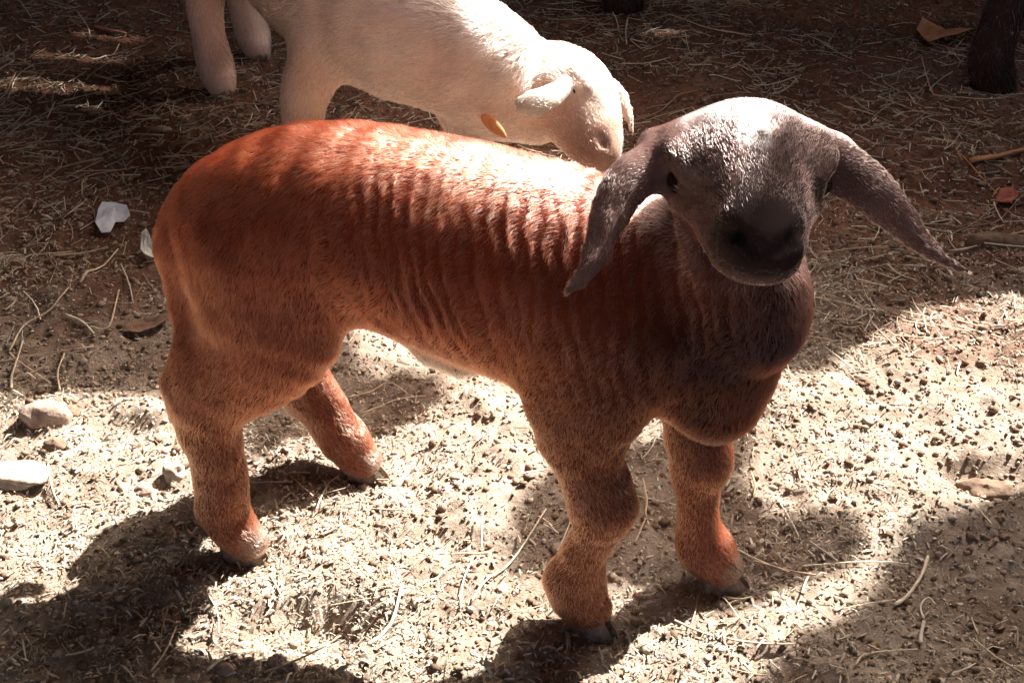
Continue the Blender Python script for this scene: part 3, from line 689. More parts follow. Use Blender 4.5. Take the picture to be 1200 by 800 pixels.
# pigment, with some light and shade mixed into it
col = B['col'].copy()
def mixc(c, w, v):
    w = np.clip(w, 0, 1)[:, None]; return c * (1 - w) + np.array(v) * w
n1 = fbm(V, 30, 3, 3); n2 = fbm(V, 9, 3, 9)
col *= (1 + .16 * n1 + .14 * n2)[:, None]
bodyw = tg['trunk'] + tg['thigh'] + tg['neck'] + tg['tail']
col = mixc(col, (bodyw + .6 * tg['leg']) * sstep(.06, .20, la + .03 * n2) * (1 - sstep(.31, .39, lh)) * sstep(.11, .20, lh) * .94, FORE_SHADE)  # chest and foreleg tops darkened for the shade they stand in
col = mixc(col, bodyw * sstep(.18, .21, la) * sstep(.000, .016, ls + .004 * n1) * (1 - sstep(.38, .42, lh)) * .85, (.62, .48, .38))  # far edge of the chest paled to paint its rim light
col = mixc(col, tg['trunk'] * (1 - sstep(.262, .300, lh)) * .5, ORG)
col = mixc(col, tg['thigh'] * .25, ORG)
col = mixc(col, bodyw * sstep(.05, .5, fbm(V, 11, 3, 44) + .1) * .4, (.13, .024, .010))
# pale pasterns and feet
for ft, rr in ((NHF, .015), (FHF, .013), (FFF, .014), (NFF, .004)):
    d = np.linalg.norm(V - (ft + LA * .022 + LZ * .022), axis=1)
    col = mixc(col, (1 - sstep(rr * .6, rr * 1.5, d + .006 * n1)) * .5, (.52, .38, .29))
col = mixc(col, tg['neck'] * (1 - sstep(.055, .13, np.linalg.norm(V - HO, axis=1))) * .6, (.13, .055, .038))
head = np.clip(tg['head'] + tg['earroot'] * .4, 0, 1)
# markings break up along the hairs
hn = .5 * noise(V, 210, 61) + .5 * noise(V, 110, 62)
def brk(w): return sstep(.36, .64, w + .30 * hn)
# white blaze over the crown and its right half of the forehead, running to a point between the eyes
bz = sstep(-.056, -.036, hlt) * (1 - sstep(.002, .014, hlt + .15 * np.clip(hfw - .02, 0, 1))) * (1 - sstep(.022, .056, hfw + .45 * np.abs(hlt + .004))) * sstep(-.012, .006, hup + .3 * hfw)
bz = np.maximum(bz, (1 - sstep(.007, .015, np.abs(hlt + .002))) * (1 - sstep(.050, .082, hfw)) * (hup > 0))
spot = sstep(.16, .30, noise(np.stack([hlt, hfw * .45, hup], -1), 190, 63) * .8 + .3 * noise(V, 90, 64))
col = mixc(col, head * brk(bz) * (1 - .7 * spot * sstep(-.01, .02, hfw)), (.80, .74, .70))
# grey-brown other half of the forehead, darkened further for the shadow on it
col = mixc(col, head * brk(sstep(.004, .02, hlt) * (1 - sstep(.05, .08, hfw))) * .7, (.15, .100, .096))
col = mixc(col, head * brk(sstep(-.004, .02, hlt) * (1 - sstep(-.005, .02, hfw))) * .6, (.50, .44, .42))
# cheek: pinkish grey with dark freckles
col = mixc(col, head * (1 - sstep(-.026, -.012, hlt)) * sstep(.012, .04, hfw) * .7, (.42, .26, .225))
freck = sstep(.18, .30, noise(V, 230, 91))
col = mixc(col, head * freck * sstep(.012, .035, hfw) * .85, (.045, .028, .026))
# dark bridge of the nose, widening into the black nose and upper lip
bw = .007 + .015 * sstep(.05, .10, hfw) + .008 * sstep(.0, .02, hlt)
br = (1 - sstep(bw * .6, bw * 1.5, np.abs(hlt - .005))) * sstep(.036, .070, hfw) * sstep(-.045, -.025, hup)
col = mixc(col, (head + tg['nose'] + tg['lip']) * brk(br) * .85, (.045, .028, .026))
col = mixc(col, (head + tg['lip'] + tg['nose']) * brk(sstep(.082, .110, hfw) * sstep(-.042, -.034, hup)) * .86, (.058, .037, .034))
col = mixc(col, tg['nose'] * sstep(.095, .115, hfw) * .85, (.052, .034, .032))
nd = np.min([np.linalg.norm(V - H_(.138, sd * .018, -.014), axis=1) for sd in (-1, 1)], 0)
col = mixc(col, (1 - sstep(.004, .008, nd)) * (hfw > .1), (.012, .008, .008))
# pale lower lip
col = mixc(col, (tg['jaw'] + tg['lip']) * sstep(.05, .075, hfw) * (1 - sstep(-.042, -.037, hup)) * .8, (.36, .24, .20))
# ears: mouse grey-brown, pinker towards the roots, pale edge
col = mixc(col, tg['ear'] * (.5 + .4 * n2), (.30, .155, .130))
col = np.clip(col, .008, .9)
B['col'] = col
B['freck'] = np.clip(tg['head'] * (1 - sstep(.005, .02, hlt)) * sstep(.010, .03, hfw) * (1 - sstep(.09, .11, hfw)) + .32 * tg['head'] * (1 - sstep(.02, .05, hfw)) + .25 * tg['ear'], 0, 1)
B['sheen'] = bodyw * sstep(.355, .412, lh) * sstep(-.18, .03, la) * .46  # share of pale hairs on the upper back, painting its sunlit sheen

lamb = empty('lamb', LO)
tag(lamb, 'red-brown lamb with long drooping grey ears and white blaze, looking at the camera', 'lamb')
bpy.context.view_layer.update()
Mi = np.array(LO)
def to_local(Bd, o): Bd['V'] = Bd['V'] - o; return Bd
B = to_local(B, Mi)
mesh_obj('body', B['V'], B['Q'], M_SKIN, lamb, attrs={'col': B['col'] * .55})
eyem, et, eb = new_mat('eye_dark'); eb.inputs['Base Color'].default_value = (.018, .010, .007, 1); eb.inputs['Roughness'].default_value = .08
for sd in (-1, 1):
    ellipsoid('eye', H_(.033, sd * .0462, -.006) - Mi, (.0130, .0105, .0100), (HF, HL, HU), eyem, lamb)
for ft, hd in ((NHF + .004 * LA, LA), (FHF + .008 * LA, LA), (NFF + .006 * LA, LA * .9 - LN * .3), (FFF + .008 * LA, LA)):
    hoof(lamb, ft - Mi - np.array([0, 0, .004]), hd, .0215, .024)
nosew = sstep(.100, .118, hfw) * np.clip(tg['nose'] + tg['lip'] + tg['head'], 0, 1) * sstep(-.040, -.030, hup)
eyed = np.min([np.linalg.norm(V - H_(.033, sd * .052, -.006), axis=1) for sd in (-1, 1)], 0)
furm = (1 - .93 * nosew) * sstep(.009, .015, eyed)
def ripple(p):
    def rd(q):
        a_ = (q - LO) @ LA + 0 * q[:, 0]; h_ = q[:, 2]; s_ = (q - LO) @ LN
        ph_ = 2 * np.pi * (a_ + .30 * h_) / .0125 + 3.2 * fbm(q * np.array([1, 1, .55]), 26, 2, 6) + 1.2 * noise(q, 85, 16)
        return (.5 + .5 * np.sin(ph_)) ** .8
    q = p + Mi
    a_ = (q - LO) @ LA; h_ = q[:, 2]
    w = sstep(-.13, -.03, a_) * (1 - sstep(.20, .25, a_)) * sstep(.255, .29, h_) * (1 - .6 * sstep(.385, .42, h_)) * np.clip(.70 + .9 * noise(q, 20, 8), .1, 1)
    w = w * (np.linalg.norm(q - HO, axis=1) > .085)
    e = LA * .0016
    return w, rd(q), (rd(q + e) - rd(q - e)) * 1.6, LA
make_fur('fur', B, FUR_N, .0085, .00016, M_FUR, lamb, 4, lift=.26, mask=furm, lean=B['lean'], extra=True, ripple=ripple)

# ------------------------------------------------------------------ the white lamb behind
CR = (.90, .67, .545); PK = (.86, .56, .43)
ax = norm(np.array([.31, -.47, 0.])); 
wc = []
fA, fB, fC, fD = gnd(258, 106), np.array([-.292, 1.62, 0]), np.array([-.04, 1.56, 0]), gnd(300, 64)
LZ = np.array([0, 0, 1.]); wl = np.array([-ax[1], ax[0], 0.])
wc.append(Chain([((-.50, 2.12, .35), .06, .07), ((-.46, 2.04, .36), .095, .095), ((-.36, 1.88, .33), .105, .10), ((-.26, 1.72, .295), .105, .102), ((-.17, 1.60, .268), .088, .098), ((-.125, 1.55, .25), .055, .07)],
                k=.03, flow=-1, grav=.5, length=1.0, col=CR, tagn='trunk'))
hd0, hd1 = at(664, 104, 1.66), at(706, 166, 1.61)
wc.append(Chain([((-.20, 1.62, .30), .075, .085), (at(542, 66, 1.60), .066, .082), (at(597, 100, 1.65), .054, .074), (at(638, 118, 1.66), .046, .060)], k=.035, flow=-1, grav=.8, length=1.0, col=CR, tagn='neck'))
hF = norm(hd1 - hd0); cw = norm(np.array([0, 0, CAM_H]) - hd0 + np.array([.25, 0, 0]))
hL = norm(cw - (cw @ hF) * hF); hU = norm(np.cross(hL, hF))
if hU[2] < 0: hU = -hU
def h2(f, l, u): return hd0 + f * hF + l * hL + u * hU
wc.append(Chain([(h2(-.028, 0, .000), .044, .044), (h2(.000, 0, .006), .048, .051), (h2(.035, 0, .006), .046, .049), (h2(.068, 0, .000), .038, .042), (h2(.095, 0, -.005), .032, .035), (h2(.115, 0, -.010), .027, .028)],
                up=hU, k=.018, flow=-1, length=.5, col=CR, tagn='head'))
wc.append(Chain([(h2(.000, 0, -.034), .034, .028), (h2(.05, 0, -.034), .027, .022), (h2(.10, 0, -.032), .020, .014)], up=hU, k=.010, flow=-1, length=.5, col=PK, tagn='head'))
for sd in (-1, 1):
    wc.append(Chain([(h2(.018, sd * .040, .018), .013, .009), (h2(.046, sd * .041, .014), .013, .009)], up=hU, k=.012, flow=-1, length=.4, col=CR, tagn='head'))
    wc.append(Chain([(h2(.040, sd * .052, -.002), .010, .006), (h2(.041, sd * .060, -.002), .010, .006)], up=hU, k=.005, sub=True))
    wc.append(Chain([(h2(.075, sd * .034, -.024), .004, .004), (h2(.100, sd * .030, -.024), .004, .004), (h2(.128, sd * .015, -.022), .004, .004)], k=.006, sub=True))
    wc.append(Chain([(h2(.112, sd * .026, -.002), .006, .005), (h2(.126, sd * .014, -.004), .006, .005)], k=.005, sub=True))
tocw = norm(np.array([0, 0, CAM_H]) - hd0)
wc.append(Chain([(at(662, 104, 1.605), .012, .012), (at(645, 113, 1.572), .0165, .009), (at(626, 121, 1.560), .0185, .0075), (at(609, 123, 1.556), .013, .007)], up=tocw, k=.008, flow=1, length=.35, col=(.74, .62, .52), tagn='ear'))
wc.append(Chain([(at(704, 94, 1.68), .012, .010), (at(724, 110, 1.69), .015, .006), (at(735, 133, 1.695), .012, .005), (at(742, 156, 1.695), .005, .004)], up=norm(tocw + np.array([.8, 0, 0])), k=.008, flow=1, length=.35, col=(.70, .50, .40), tagn='ear'))
def leg(top, knee, low, foot, col=CR, r=1.0, hw=.05):
    foot = np.asarray(foot)
    wc.append(Chain([(top, .04 * r, hw * r), ((np.array(top) + knee) / 2, .036 * r, .040 * r), (knee, .031 * r, .034 * r), (low, .026 * r, .028 * r), (foot + ax * -.006 + LZ * .045, .030 * r, .032 * r), (foot + ax * .006 + LZ * .022, .026 * r, .03 * r), (foot + ax * .014 + LZ * .010, .02 * r, .025 * r)],
                    up=ax, k=.025, flow=1, length=.8, col=col, tagn='leg'))
leg((-.44, 1.98, .28), (-.505, 2.02, .17), (-.508, 2.015, .11), fA, PK)
leg((-.43, 2.09, .28), (-.49, 2.19, .17), (-.485, 2.20, .11), fD, CR)
leg((-.25, 1.60, .24), (-.285, 1.605, .155), (-.292, 1.612, .10), fB, PK)
leg((-.12, 1.63, .22), (-.075, 1.595, .15), (-.055, 1.57, .10), fC, CR)
Bw = build_body(wc, .0055, 2)
V, N = Bw['V'], Bw['N']; tg = Bw['tags']
n1 = fbm(V, 30, 3, 13); n2 = fbm(V, 8, 3, 19)
V = V + N * (.0018 * noise(V, 40, 71) * (tg['trunk'] + tg['neck']))[:, None]
Bw['V'] = V; Bw['N'] = vnormals(V, Bw['Q'])
col = Bw['col'] * (1 + .08 * n1 + .10 * n2)[:, None]
gf = (V - hd0) @ hF; gl = (V - hd0) @ hL; gu = (V - hd0) @ hU
spot = sstep(.15, .32, .7 * noise(V, 120, 33) + .4 * noise(V, 60, 34))
col = mixc(col, tg['head'] * spot * sstep(-.005, .02, gu + .01 * n1) * (1 - sstep(.07, .10, gf)) * .8, (.17, .15, .16))
col = mixc(col, tg['head'] * sstep(.070, .110, gf + .01 * n1) * .75, (.26, .12, .085))
col = mixc(col, tg['head'] * (1 - sstep(-.015, .01, gu)) * .5, (.45, .26, .19))
col = mixc(col, tg['neck'] * sstep(.1, .5, n2 + .2) * .35, (.48, .30, .24))
Bw['col'] = np.clip(col, .01, .9)
Bw['freck'] = tg['head'] * sstep(-.012, .012, gu) * (1 - sstep(.07, .10, gf)) * .75 + tg['ear'] * .2
Bw['sheen'] = np.zeros(len(V))
Ow = np.array([-.33, 1.84, 0.])
wlamb = empty('lamb', Ow)
tag(wlamb, 'cream white lamb grazing with its head lowered, standing behind the brown lamb', 'lamb')
Bw = to_local(Bw, Ow)
mesh_obj('body', Bw['V'], Bw['Q'], M_SKIN, wlamb, attrs={'col': Bw['col'] * .85})
for sd in (-1, 1):
    ellipsoid('eye', h2(.040, sd * .0425, -.002) - Ow, (.0095, .0075, .0055), (hF, hL, hU), eyem, wlamb)
for ft in (fA, fB, fC, fD): hoof(wlamb, ft + ax * .010 - Ow - np.array([0, 0, .004]), ax, .026, .032)
make_fur('fur', Bw, FUR_W, .012, .00026, M_FUR, wlamb, 8, lift=.3, extra=True)
# small thin orange patch at the throat
M_ORANGE = plain_mat('orange_patch', (.66, .24, .09), (.78, .34, .15), 90, .8)
tA, tB = at(566, 136, 1.570), at(592, 160, 1.575)
tx = norm(tB - tA); tn = norm(np.array([0, 0, CAM_H]) - tA + np.array([.1, 0, 0])); tn = norm(tn - (tn @ tx) * tx); ty = np.cross(tn, tx)
ellipsoid('throat_patch', (tA + tB) / 2 - Ow, (.021, .0075, .0025), (tx, ty, tn), M_ORANGE, wlamb, fn=lambda q: q * np.array([1, 1 - .3 * q[0], 1]))

# ------------------------------------------------------------------ the dark animal at the back, mostly above the frame
DK = (.030, .016, .013)
dc = []
df = [gnd(1152, 106), gnd(722, 14), np.array([1.02, 2.36, 0]), np.array([.30, 2.78, 0])]
dax = norm(np.array([.62, -.36, 0.]))
dc.append(Chain([((.20, 2.68, .60), .10, .11), ((.35, 2.58, .62), .15, .17), ((.58, 2.44, .60), .17, .19), ((.80, 2.32, .61), .15, .18), ((.96, 2.23, .62), .10, .12)], k=.05, flow=-1, grav=.4, col=DK, tagn='trunk'))
dc.append(Chain([((.92, 2.25, .64), .09, .11), ((1.08, 2.18, .78), .07, .085), ((1.16, 2.13, .88), .06, .065)], k=.05, flow=-1, grav=.3, col=DK, tagn='neck'))
dc.append(Chain([((1.13, 2.14, .90), .055, .055), ((1.22, 2.08, .89), .055, .055), ((1.32, 2.02, .83), .038, .04), ((1.38, 1.98, .79), .03, .03)], k=.03, flow=1, col=DK, tagn='head'))
for sd in (-1, 1):
    e0 = np.array([1.15, 2.13, .93]); sv = np.array([.5, .86, 0]) * sd
    dc.append(Chain([(e0 + sv * .04, .02, .012), (e0 + sv * .12 - LZ * .03, .035, .008), (e0 + sv * .17 - LZ * .12, .03, .007), (e0 + sv * .18 - LZ * .18, .01, .006)], up=dax, k=.01, col=DK, tagn='ear'))
for (top, mid, ft, r) in (((.90, 2.21, .52), (.875, 2.14, .24), df[0], 1.0), ((.33, 2.54, .52), (.19, 2.50, .28), df[1], 1.15), ((.93, 2.34, .5), (1.0, 2.36, .24), df[2], 1), ((.37, 2.66, .5), (.25, 2.76, .28), df[3], 1.1)):
    ft = np.asarray(ft)
    dc.append(Chain([(top, .07 * r, .09 * r), (mid, .040 * r, .042 * r), ((np.array(mid) + ft) / 2, .032 * r, .034 * r), (ft + LZ * .06, .035 * r, .037 * r), (ft + dax * .012 + LZ * .03, .034 * r, .037 * r), (ft + dax * .022 + LZ * .012, .028 * r, .032 * r)], up=dax, k=.03, flow=1, col=DK, tagn='leg'))
dc.append(Chain([((.14, 2.72, .64), .022, .02), ((.08, 2.75, .55), .025, .02), ((.07, 2.76, .42), .015, .012)], up=dax, k=.02, col=DK, tagn='tail'))
Bd = build_body(dc, .009, 2)
Od = np.array([.58, 2.44, 0.])
dark = empty('sheep', Od)
tag(dark, 'dark brown animal standing in the shade at the back, only its feet in view', 'sheep')
Bd['col'] = np.clip(Bd['col'] * (1 + .2 * fbm(Bd['V'], 20, 3, 5))[:, None], .004, 1)
Bd = to_local(Bd, Od)
mesh_obj('body', Bd['V'], Bd['Q'], M_SKIN, dark, attrs={'col': Bd['col']})
M_DHOOF = plain_mat('dark_hoof_horn', (.015, .011, .010), (.045, .033, .028), 90, .5)
for ft in df: hoof(dark, np.asarray(ft) + dax * .015 - Od - np.array([0, 0, .004]), dax, .034, .042, M_DHOOF)
make_fur('fur', Bd, 40000, .016, .0004, M_FUR, dark, 12, lift=.25)

# ------------------------------------------------------------------ litter: chaff, crumbs, straw (uncountable), then single stalks, stones and scraps
def scatter(n, x0, x1, y0, y1, seed, dens=None):
    r = np.random.default_rng(seed)
    # denser towards the camera's field, uniform over the ground
    x = r.uniform(x0, x1, n * 3); y = r.uniform(y0, y1, n * 3)
    zc = y * math.cos(PITCH) + CAM_H * math.sin(PITCH)
    keep = np.abs(x) < zc * .50 + .08
    if dens is not None: keep &= r.random(n * 3) < dens(x, y)
    x, y = x[keep][:n], y[keep][:n]
    return x, y, r
STRAWC = np.array([(.74, .62, .46), (.66, .53, .37), (.55, .40, .27), (.80, .71, .56), (.46, .30, .20), (.62, .55, .38)])
CHAFFC = np.array([(.56, .48, .37), (.43, .34, .245), (.66, .59, .48), (.32, .23, .155), (.48, .40, .30)])
patch = lambda x, y: np.clip(.55 + .9 * fbm(np.stack([x, y, x * 0], -1), 4, 3, 61), .08, 1) * (1 - .85 * sstep(1.15, 1.7, y))
# chaff flakes: short bent strips
n = N_CHAFF
x, y, r = scatter(n, -1.3, 1.4, .6, 3.0, 21, patch); n = len(x)
z = ground_h(x, y)
L = r.gamma(1.6, .0026, n).clip(.0012, .026); Wd = r.uniform(.0002, .0009, n) * r.choice([1, 1, 1, 1.8], n); az = r.uniform(0, 2 * np.pi, n); tilt = r.normal(0, .38, n)
d = np.stack([np.cos(az) * np.cos(tilt), np.sin(az) * np.cos(tilt), np.sin(tilt)], -1); s = np.stack([-np.sin(az), np.cos(az), r.normal(0, .5, n)], -1)
c0 = np.stack([x, y, z + .0012 + .4 * L * np.abs(np.sin(tilt))], -1)
bend = np.stack([np.zeros(n), np.zeros(n), L * r.uniform(.0, .3, n)], -1)
pts = []
for k, tt in enumerate((-.5, 0, .5)):
    cc = c0 + d * (L * tt)[:, None] + (bend if k == 1 else 0)
    wv = s * (Wd * (1.0 if k == 1 else .6))[:, None]
    pts += [cc - wv, cc + wv]
vv = np.stack(pts, 1).reshape(-1, 3)
base = np.arange(n)[:, None] * 6
fq = np.concatenate([base + np.array([0, 1, 3, 2]), base + np.array([2, 3, 5, 4])])
cc = CHAFFC[r.integers(0, len(CHAFFC), n)] * r.uniform(.6, 1.15, n)[:, None]
tag(mesh_obj('chaff', vv, fq, M_STRAW, smooth=False, attrs={'col': np.repeat(cc, 6, 0)}), 'fine pale chaff trodden into the soil', 'chaff', kind='stuff')
# crumbs of soil and dung
n = N_CRUMB
x, y, r = scatter(n, -1.3, 1.4, .6, 3.0, 22); n = len(x); z = ground_h(x, y)
R = (r.gamma(1.5, .0008, n) + .0008).clip(.001, .0065)
oct_ = np.array([(1, 0, 0), (-1, 0, 0), (0, 1, 0), (0, -1, 0), (0, 0, 1), (0, 0, -1), (.6, .6, .5), (-.6, .6, .5), (-.6, -.6, .5), (.6, -.6, .5)], float)
of = np.array([(0, 6, 9), (6, 2, 4), (4, 2, 7), (7, 1, 4), (1, 8, 4), (8, 3, 4), (3, 9, 4), (9, 6, 4), (0, 2, 6), (2, 1, 7), (1, 3, 8), (3, 0, 9), (0, 5, 2), (2, 5, 1), (1, 5, 3), (3, 5, 0)])
jit = r.uniform(.65, 1.3, (n, 10, 1)) * r.uniform(.6, 1.25, (n, 1, 3)) * np.array([1, 1, .75])
vv = (np.stack([x, y, z + R * .25], -1)[:, None, :] + oct_[None] * jit * R[:, None, None]).reshape(-1, 3)
fq = (np.arange(n)[:, None, None] * 10 + of[None]).reshape(-1, 3)
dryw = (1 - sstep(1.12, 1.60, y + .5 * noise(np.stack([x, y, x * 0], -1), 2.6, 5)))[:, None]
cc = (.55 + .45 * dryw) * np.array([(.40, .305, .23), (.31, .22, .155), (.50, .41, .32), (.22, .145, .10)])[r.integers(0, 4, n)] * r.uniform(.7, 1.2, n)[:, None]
tag(mesh_obj('soil_crumbs', vv, fq, M_CRUMB, smooth=True, attrs={'col': np.repeat(cc, 10, 0)}), 'small crumbs of dry soil and dung', 'soil', kind='stuff')
# straw tubes
def tube_arrays(path, rad, seg=4):
    m_ = len(path); T = norm(np.gradient(path, axis=0)); S = norm(np.cross(T, (0, 0, 1.)) + 1e-6); U = np.cross(S, T)
    ang = np.arange(seg) * 2 * np.pi / seg
    vv = (path[:, None, :] + rad[:, None, None] * (S[:, None, :] * np.cos(ang)[None, :, None] + .75 * U[:, None, :] * np.sin(ang)[None, :, None])).reshape(-1, 3)
    ff = []
    for i in range(m_ - 1):
        for j in range(seg):
            ff.append((i * seg + j, i * seg + (j + 1) % seg, (i + 1) * seg + (j + 1) % seg, (i + 1) * seg + j))
    ff.append(tuple(range(seg))[::-1]); ff.append(tuple((m_ - 1) * seg + j for j in range(seg)))
    return vv, ff
n = N_STRAW
def sd(x, y):
    g = .06 + .8 * sstep(-.15, .55, fbm(np.stack([x, y, x * 0], -1), 4.5, 3, 67))
    c = gnd(90, 130); g = g + .9 * np.exp(-(((x - c[0]) / .45) ** 2 + ((y - c[1]) / .45) ** 2))
    c = gnd(1060, 230); g = g + .5 * np.exp(-(((x - c[0]) / .25) ** 2 + ((y - c[1]) / .3) ** 2))
    litz = (y < 1.22)
    return np.clip(g * np.where(litz, .30, 1), 0, 1)
x, y, r = scatter(n, -1.3, 1.4, .6, 3.0, 23, sd); n = len(x)
L = (r.gamma(1.5, .013, n) + .004).clip(.006, .10); az = r.uniform(0, np.pi * 2, n); cv = r.normal(0, .16, n)
tts = np.linspace(-.5, .5, 4)
px_ = x[:, None] + np.cos(az)[:, None] * L[:, None] * tts - np.sin(az)[:, None] * (cv * L)[:, None] * (tts ** 2)
py_ = y[:, None] + np.sin(az)[:, None] * L[:, None] * tts + np.cos(az)[:, None] * (cv * L)[:, None] * (tts ** 2)
tl = r.normal(0, .12, n)
pz_ = np.maximum(ground_h(px_, py_) + .0012, (ground_h(x, y) + .003)[:, None] + np.abs(tl)[:, None] * L[:, None] * .5 + L[:, None] * tts * tl[:, None])
RD = r.uniform(.0004, .00115, n)
C_ = np.stack([px_, py_, pz_], -1)
T_ = norm(np.gradient(C_, axis=1)); S_ = norm(np.cross(T_, np.array([0, 0, 1.]))); U_ = np.cross(S_, T_)
ang = np.arange(3) * 2 * np.pi / 3 + .5
ringv = C_[:, :, None, :] + RD[:, None, None, None] * (S_[:, :, None, :] * np.cos(ang)[None, None, :, None] + U_[:, :, None, :] * np.sin(ang)[None, None, :, None])
vv = ringv.reshape(-1, 3)
fl = []
for i in range(3):
    for j in range(3): fl.append((i * 3 + j, i * 3 + (j + 1) % 3, (i + 1) * 3 + (j + 1) % 3, (i + 1) * 3 + j))
fq = (np.arange(n)[:, None, None] * 12 + np.array(fl)[None]).reshape(-1, 4)
cc = STRAWC[r.integers(0, len(STRAWC), n)] * r.uniform(.55, 1.1, n)[:, None]
tag(mesh_obj('loose_straw', vv, fq, M_STRAW, smooth=True, attrs={'col': np.repeat(cc, 12, 0)}), 'short broken straw scattered all over the ground', 'straw', kind='stuff')

# single stalks and twigs seen in the photograph: (pixel path, radius, colour, name, label, category)
def stalk(pxpath, rad, colr, name, label, cat, group=None, lift=.004, taper=.7):
    pts = np.array([gnd(a, b_) for a, b_ in pxpath]); rad = rad * (.72 if rad < .004 else 1.0)
    Pn = resample([(p, 1, 1) for p in pts], 5)[:, :3]
    Pn[:, 2] = ground_h(Pn[:, 0], Pn[:, 1])
    k = np.ones(5) / 5
    if len(Pn) > 6: Pn[:, 2] = np.convolve(np.pad(Pn[:, 2], 2, mode='edge'), k, 'valid')
    Pn[:, 2] += lift + rad * .5
    rr = np.linspace(rad, rad * taper, len(Pn)) * np.random.default_rng(int(pxpath[0][0])).uniform(.85, 1.15, len(Pn))
    vv, ff = tube_arrays(Pn, rr, 5)
    c = Pn[len(Pn) // 2]
    o = mesh_obj(name, vv - c, ff, M_STRAW, attrs={'col': np.repeat(np.array([colr]) * np.random.default_rng(3).uniform(.85, 1.1, (len(Pn), 1)), 5, 0)})
    o.location = c
    return tag(o, label, cat, group)
G = 'dry stalks lying on the ground'
for a in STALKS: stalk(*a, group=G)

# stones: faceted, slightly rounded lumps
def stone(px, py, rx, ry, rz, seed, mat, name, label, cat='stone', group='stones lying in the sunlit soil', sink=.62, rot=0):
    g = gnd(px, py); g[2] = ground_h(np.array([g[0]]), np.array([g[1]]))[0]
    a0 = np.array([math.cos(rot), math.sin(rot), 0]); a1 = np.array([-math.sin(rot), math.cos(rot), 0])
    def fn(q):
        w = 1 + .34 * noise(q[None] + seed, 1.7, seed)[0] + .14 * noise(q[None] + seed, 4.5, seed)[0]
        q = q * w
        return np.clip(q, -.95, .93)
    o = ellipsoid(name, np.zeros(3), (rx, ry, rz), (a0, a1, np.array([0, 0, 1.])), mat, None, 22, 14, fn)
    o.location = g + np.array([0, 0, rz * (1 - 2 * sink) * .5])
    return tag(o, label, cat, group)
M_ST1 = plain_mat('pinkish_stone', (.24, .165, .125), (.40, .30, .245), 90, .95, .9)
M_ST2 = plain_mat('pale_stone', (.30, .235, .18), (.46, .38, .31), 90, .95, .9)
M_ST3 = plain_mat('brown_clod', (.12, .075, .05), (.24, .16, .11), 80, .95, .8)
STONES = [
 (57, 496, .028, .020, .020, 3, M_ST1, 'stone', 'rounded pinkish stone at the sunlit left edge, left of the hind legs'),
 (66, 526, .013, .010, .012, 5, M_ST3, 'clod', 'small dark brown clod below the pinkish stone at left', 'clod', 'clods of soil'),
 (20, 561, .036, .020, .008, 8, M_ST2, 'stone', 'flat pale slab of stone at the left edge in the sun'),
 (84, 486, .011, .009, .009, 11, M_ST3, 'clod', 'small dark clod right of the pinkish stone at left', 'clod', 'clods of soil'),
 (168, 570, .010, .008, .006, 14, M_ST1, 'stone', 'small reddish pebble just left of the near hind leg'),
 (205, 552, .012, .011, .013, 17, M_ST2, 'stone', 'whitish stone peeping out behind the near hind leg'),
 (265, 790, .010, .008, .007, 20, M_ST1, 'stone', 'pinkish pebble at the bottom edge below the pale stalk'),
 (327, 784, .009, .008, .007, 23, M_ST1, 'stone', 'second pinkish pebble at the bottom edge, right of the pale stalk'),
 (190, 157, .018, .012, .012, 26, M_ST2, 'stone', 'small whitish stone behind the brown lamb\'s rump'),
 (1160, 557, .030, .016, .012, 29, M_ST3, 'clod', 'flat dark clod of dung on the sunlit ground at the right edge', 'clod', 'clods of soil'),
 (1012, 452, .010, .008, .006, 32, M_ST3, 'clod', 'small dark clod on the sunlit ground right of the chest', 'clod', 'clods of soil'),
 (1150, 425, .009, .007, .006, 35, M_ST3, 'clod', 'small dark clod on the sunlit ground near the right edge', 'clod', 'clods of soil'),
 (1172, 288, .05, .02, .018, 38, M_ST3, 'clod', 'long dark lump of dung at the right edge beneath the twigs', 'clod', 'clods of soil'),
 (1140, 668, .006, .005, .005, 41, M_ST2, 'stone', 'tiny pale pebble in the shade at lower right'),
]
for a in STONES: stone(*a)

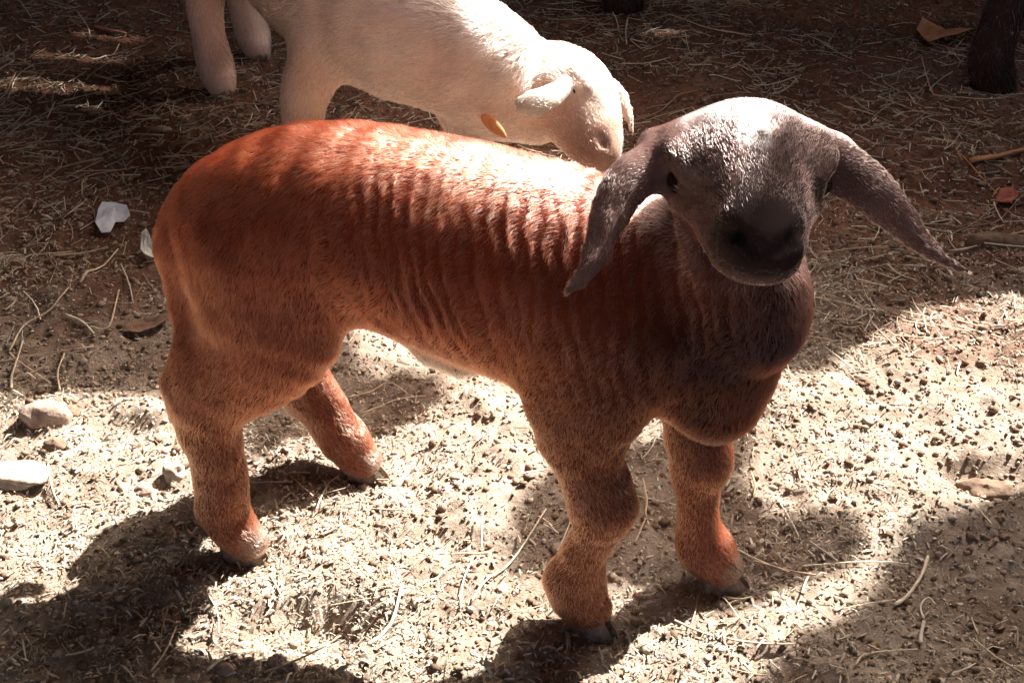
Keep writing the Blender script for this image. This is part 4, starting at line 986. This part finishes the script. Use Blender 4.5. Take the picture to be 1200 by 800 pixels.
# thin crumpled scraps: paper, plastic, leaf
def scrap(outline, zc_off, mat, name, label, cat, thick=.0012, crumple=.006, seed=1):
    pts = np.array([gnd(a, b_)[:2] for a, b_ in outline]); c = pts.mean(0)
    ctr = np.array([c[0], c[1], ground_h(np.array([c[0]]), np.array([c[1]]))[0] + zc_off])
    rings = [pts, c + (pts - c) * .66, c + (pts - c) * .33]
    P2 = np.concatenate(rings + [c[None]]); k = len(pts)
    z = ground_h(P2[:, 0], P2[:, 1]) + zc_off + crumple * noise(np.stack([P2[:, 0], P2[:, 1], P2[:, 0] * 0], -1), 60, seed) + crumple
    top = np.stack([P2[:, 0], P2[:, 1], z], -1) - ctr; bot = top - np.array([0, 0, thick]); m_ = len(top)
    ff = []
    for rr in range(2):
        for j in range(k):
            q = (rr * k + j, rr * k + (j + 1) % k, (rr + 1) * k + (j + 1) % k, (rr + 1) * k + j)
            ff.append(q); ff.append(tuple(i + m_ for i in reversed(q)))
    for j in range(k):
        q = (2 * k + j, 2 * k + (j + 1) % k, 3 * k); ff.append(q); ff.append(tuple(i + m_ for i in reversed(q)))
        ff.append((j, (j + 1) % k, (j + 1) % k + m_, j + m_))
    o = mesh_obj(name, np.concatenate([top, bot]), ff, mat, smooth=False); o.location = ctr
    return tag(o, label, cat)
M_PAPER = plain_mat('white_plastic', (.62, .62, .68), (.82, .82, .86), 30, .5, .3)
M_SCRAP = plain_mat('pale_scrap', (.70, .68, .58), (.85, .84, .76), 40, .6, .3)
M_LEAF = plain_mat('dry_leaf', (.42, .20, .10), (.55, .29, .16), 50, .8, .3)
scrap([(115, 277), (119, 262), (124, 258), (140, 259), (153, 264), (156, 270), (148, 274), (138, 274), (131, 281), (121, 282)], .004, M_PAPER, 'plastic_scrap', 'crumpled white scrap of plastic on the dark soil by the lamb\'s rump', 'litter', seed=4)
scrap([(170, 298), (176, 294), (180, 304), (186, 314), (182, 322), (173, 320), (168, 310)], .006, M_SCRAP, 'paper_scrap', 'sunlit pale scrap half hidden behind the brown lamb\'s rump', 'litter', crumple=.012, seed=5)
scrap([(1072, 46), (1078, 38), (1090, 42), (1106, 46), (1122, 48), (1136, 53), (1120, 56), (1100, 60), (1086, 63), (1078, 55)], .006, M_LEAF, 'dry_leaf', 'orange brown dry leaf by the dark legs at the back', 'leaf', crumple=.012, seed=6)
scrap([(1166, 236), (1172, 229), (1184, 231), (1192, 237), (1184, 242), (1174, 243)], .005, plain_mat('red_leaf', (.30, .08, .05), (.42, .14, .09), 60, .8), 'dry_leaf', 'small reddish leaf among the twigs at the right edge', 'leaf', crumple=.006, seed=9)
scrap([(148, 392), (170, 387), (198, 384), (205, 389), (185, 396), (165, 402), (152, 400)], .003, plain_mat('brown_bark', (.16, .09, .06), (.28, .18, .13), 60, .9), 'bark_flake', 'flat brown flake of bark left of the brown lamb\'s thigh', 'bark', crumple=.006, seed=11)
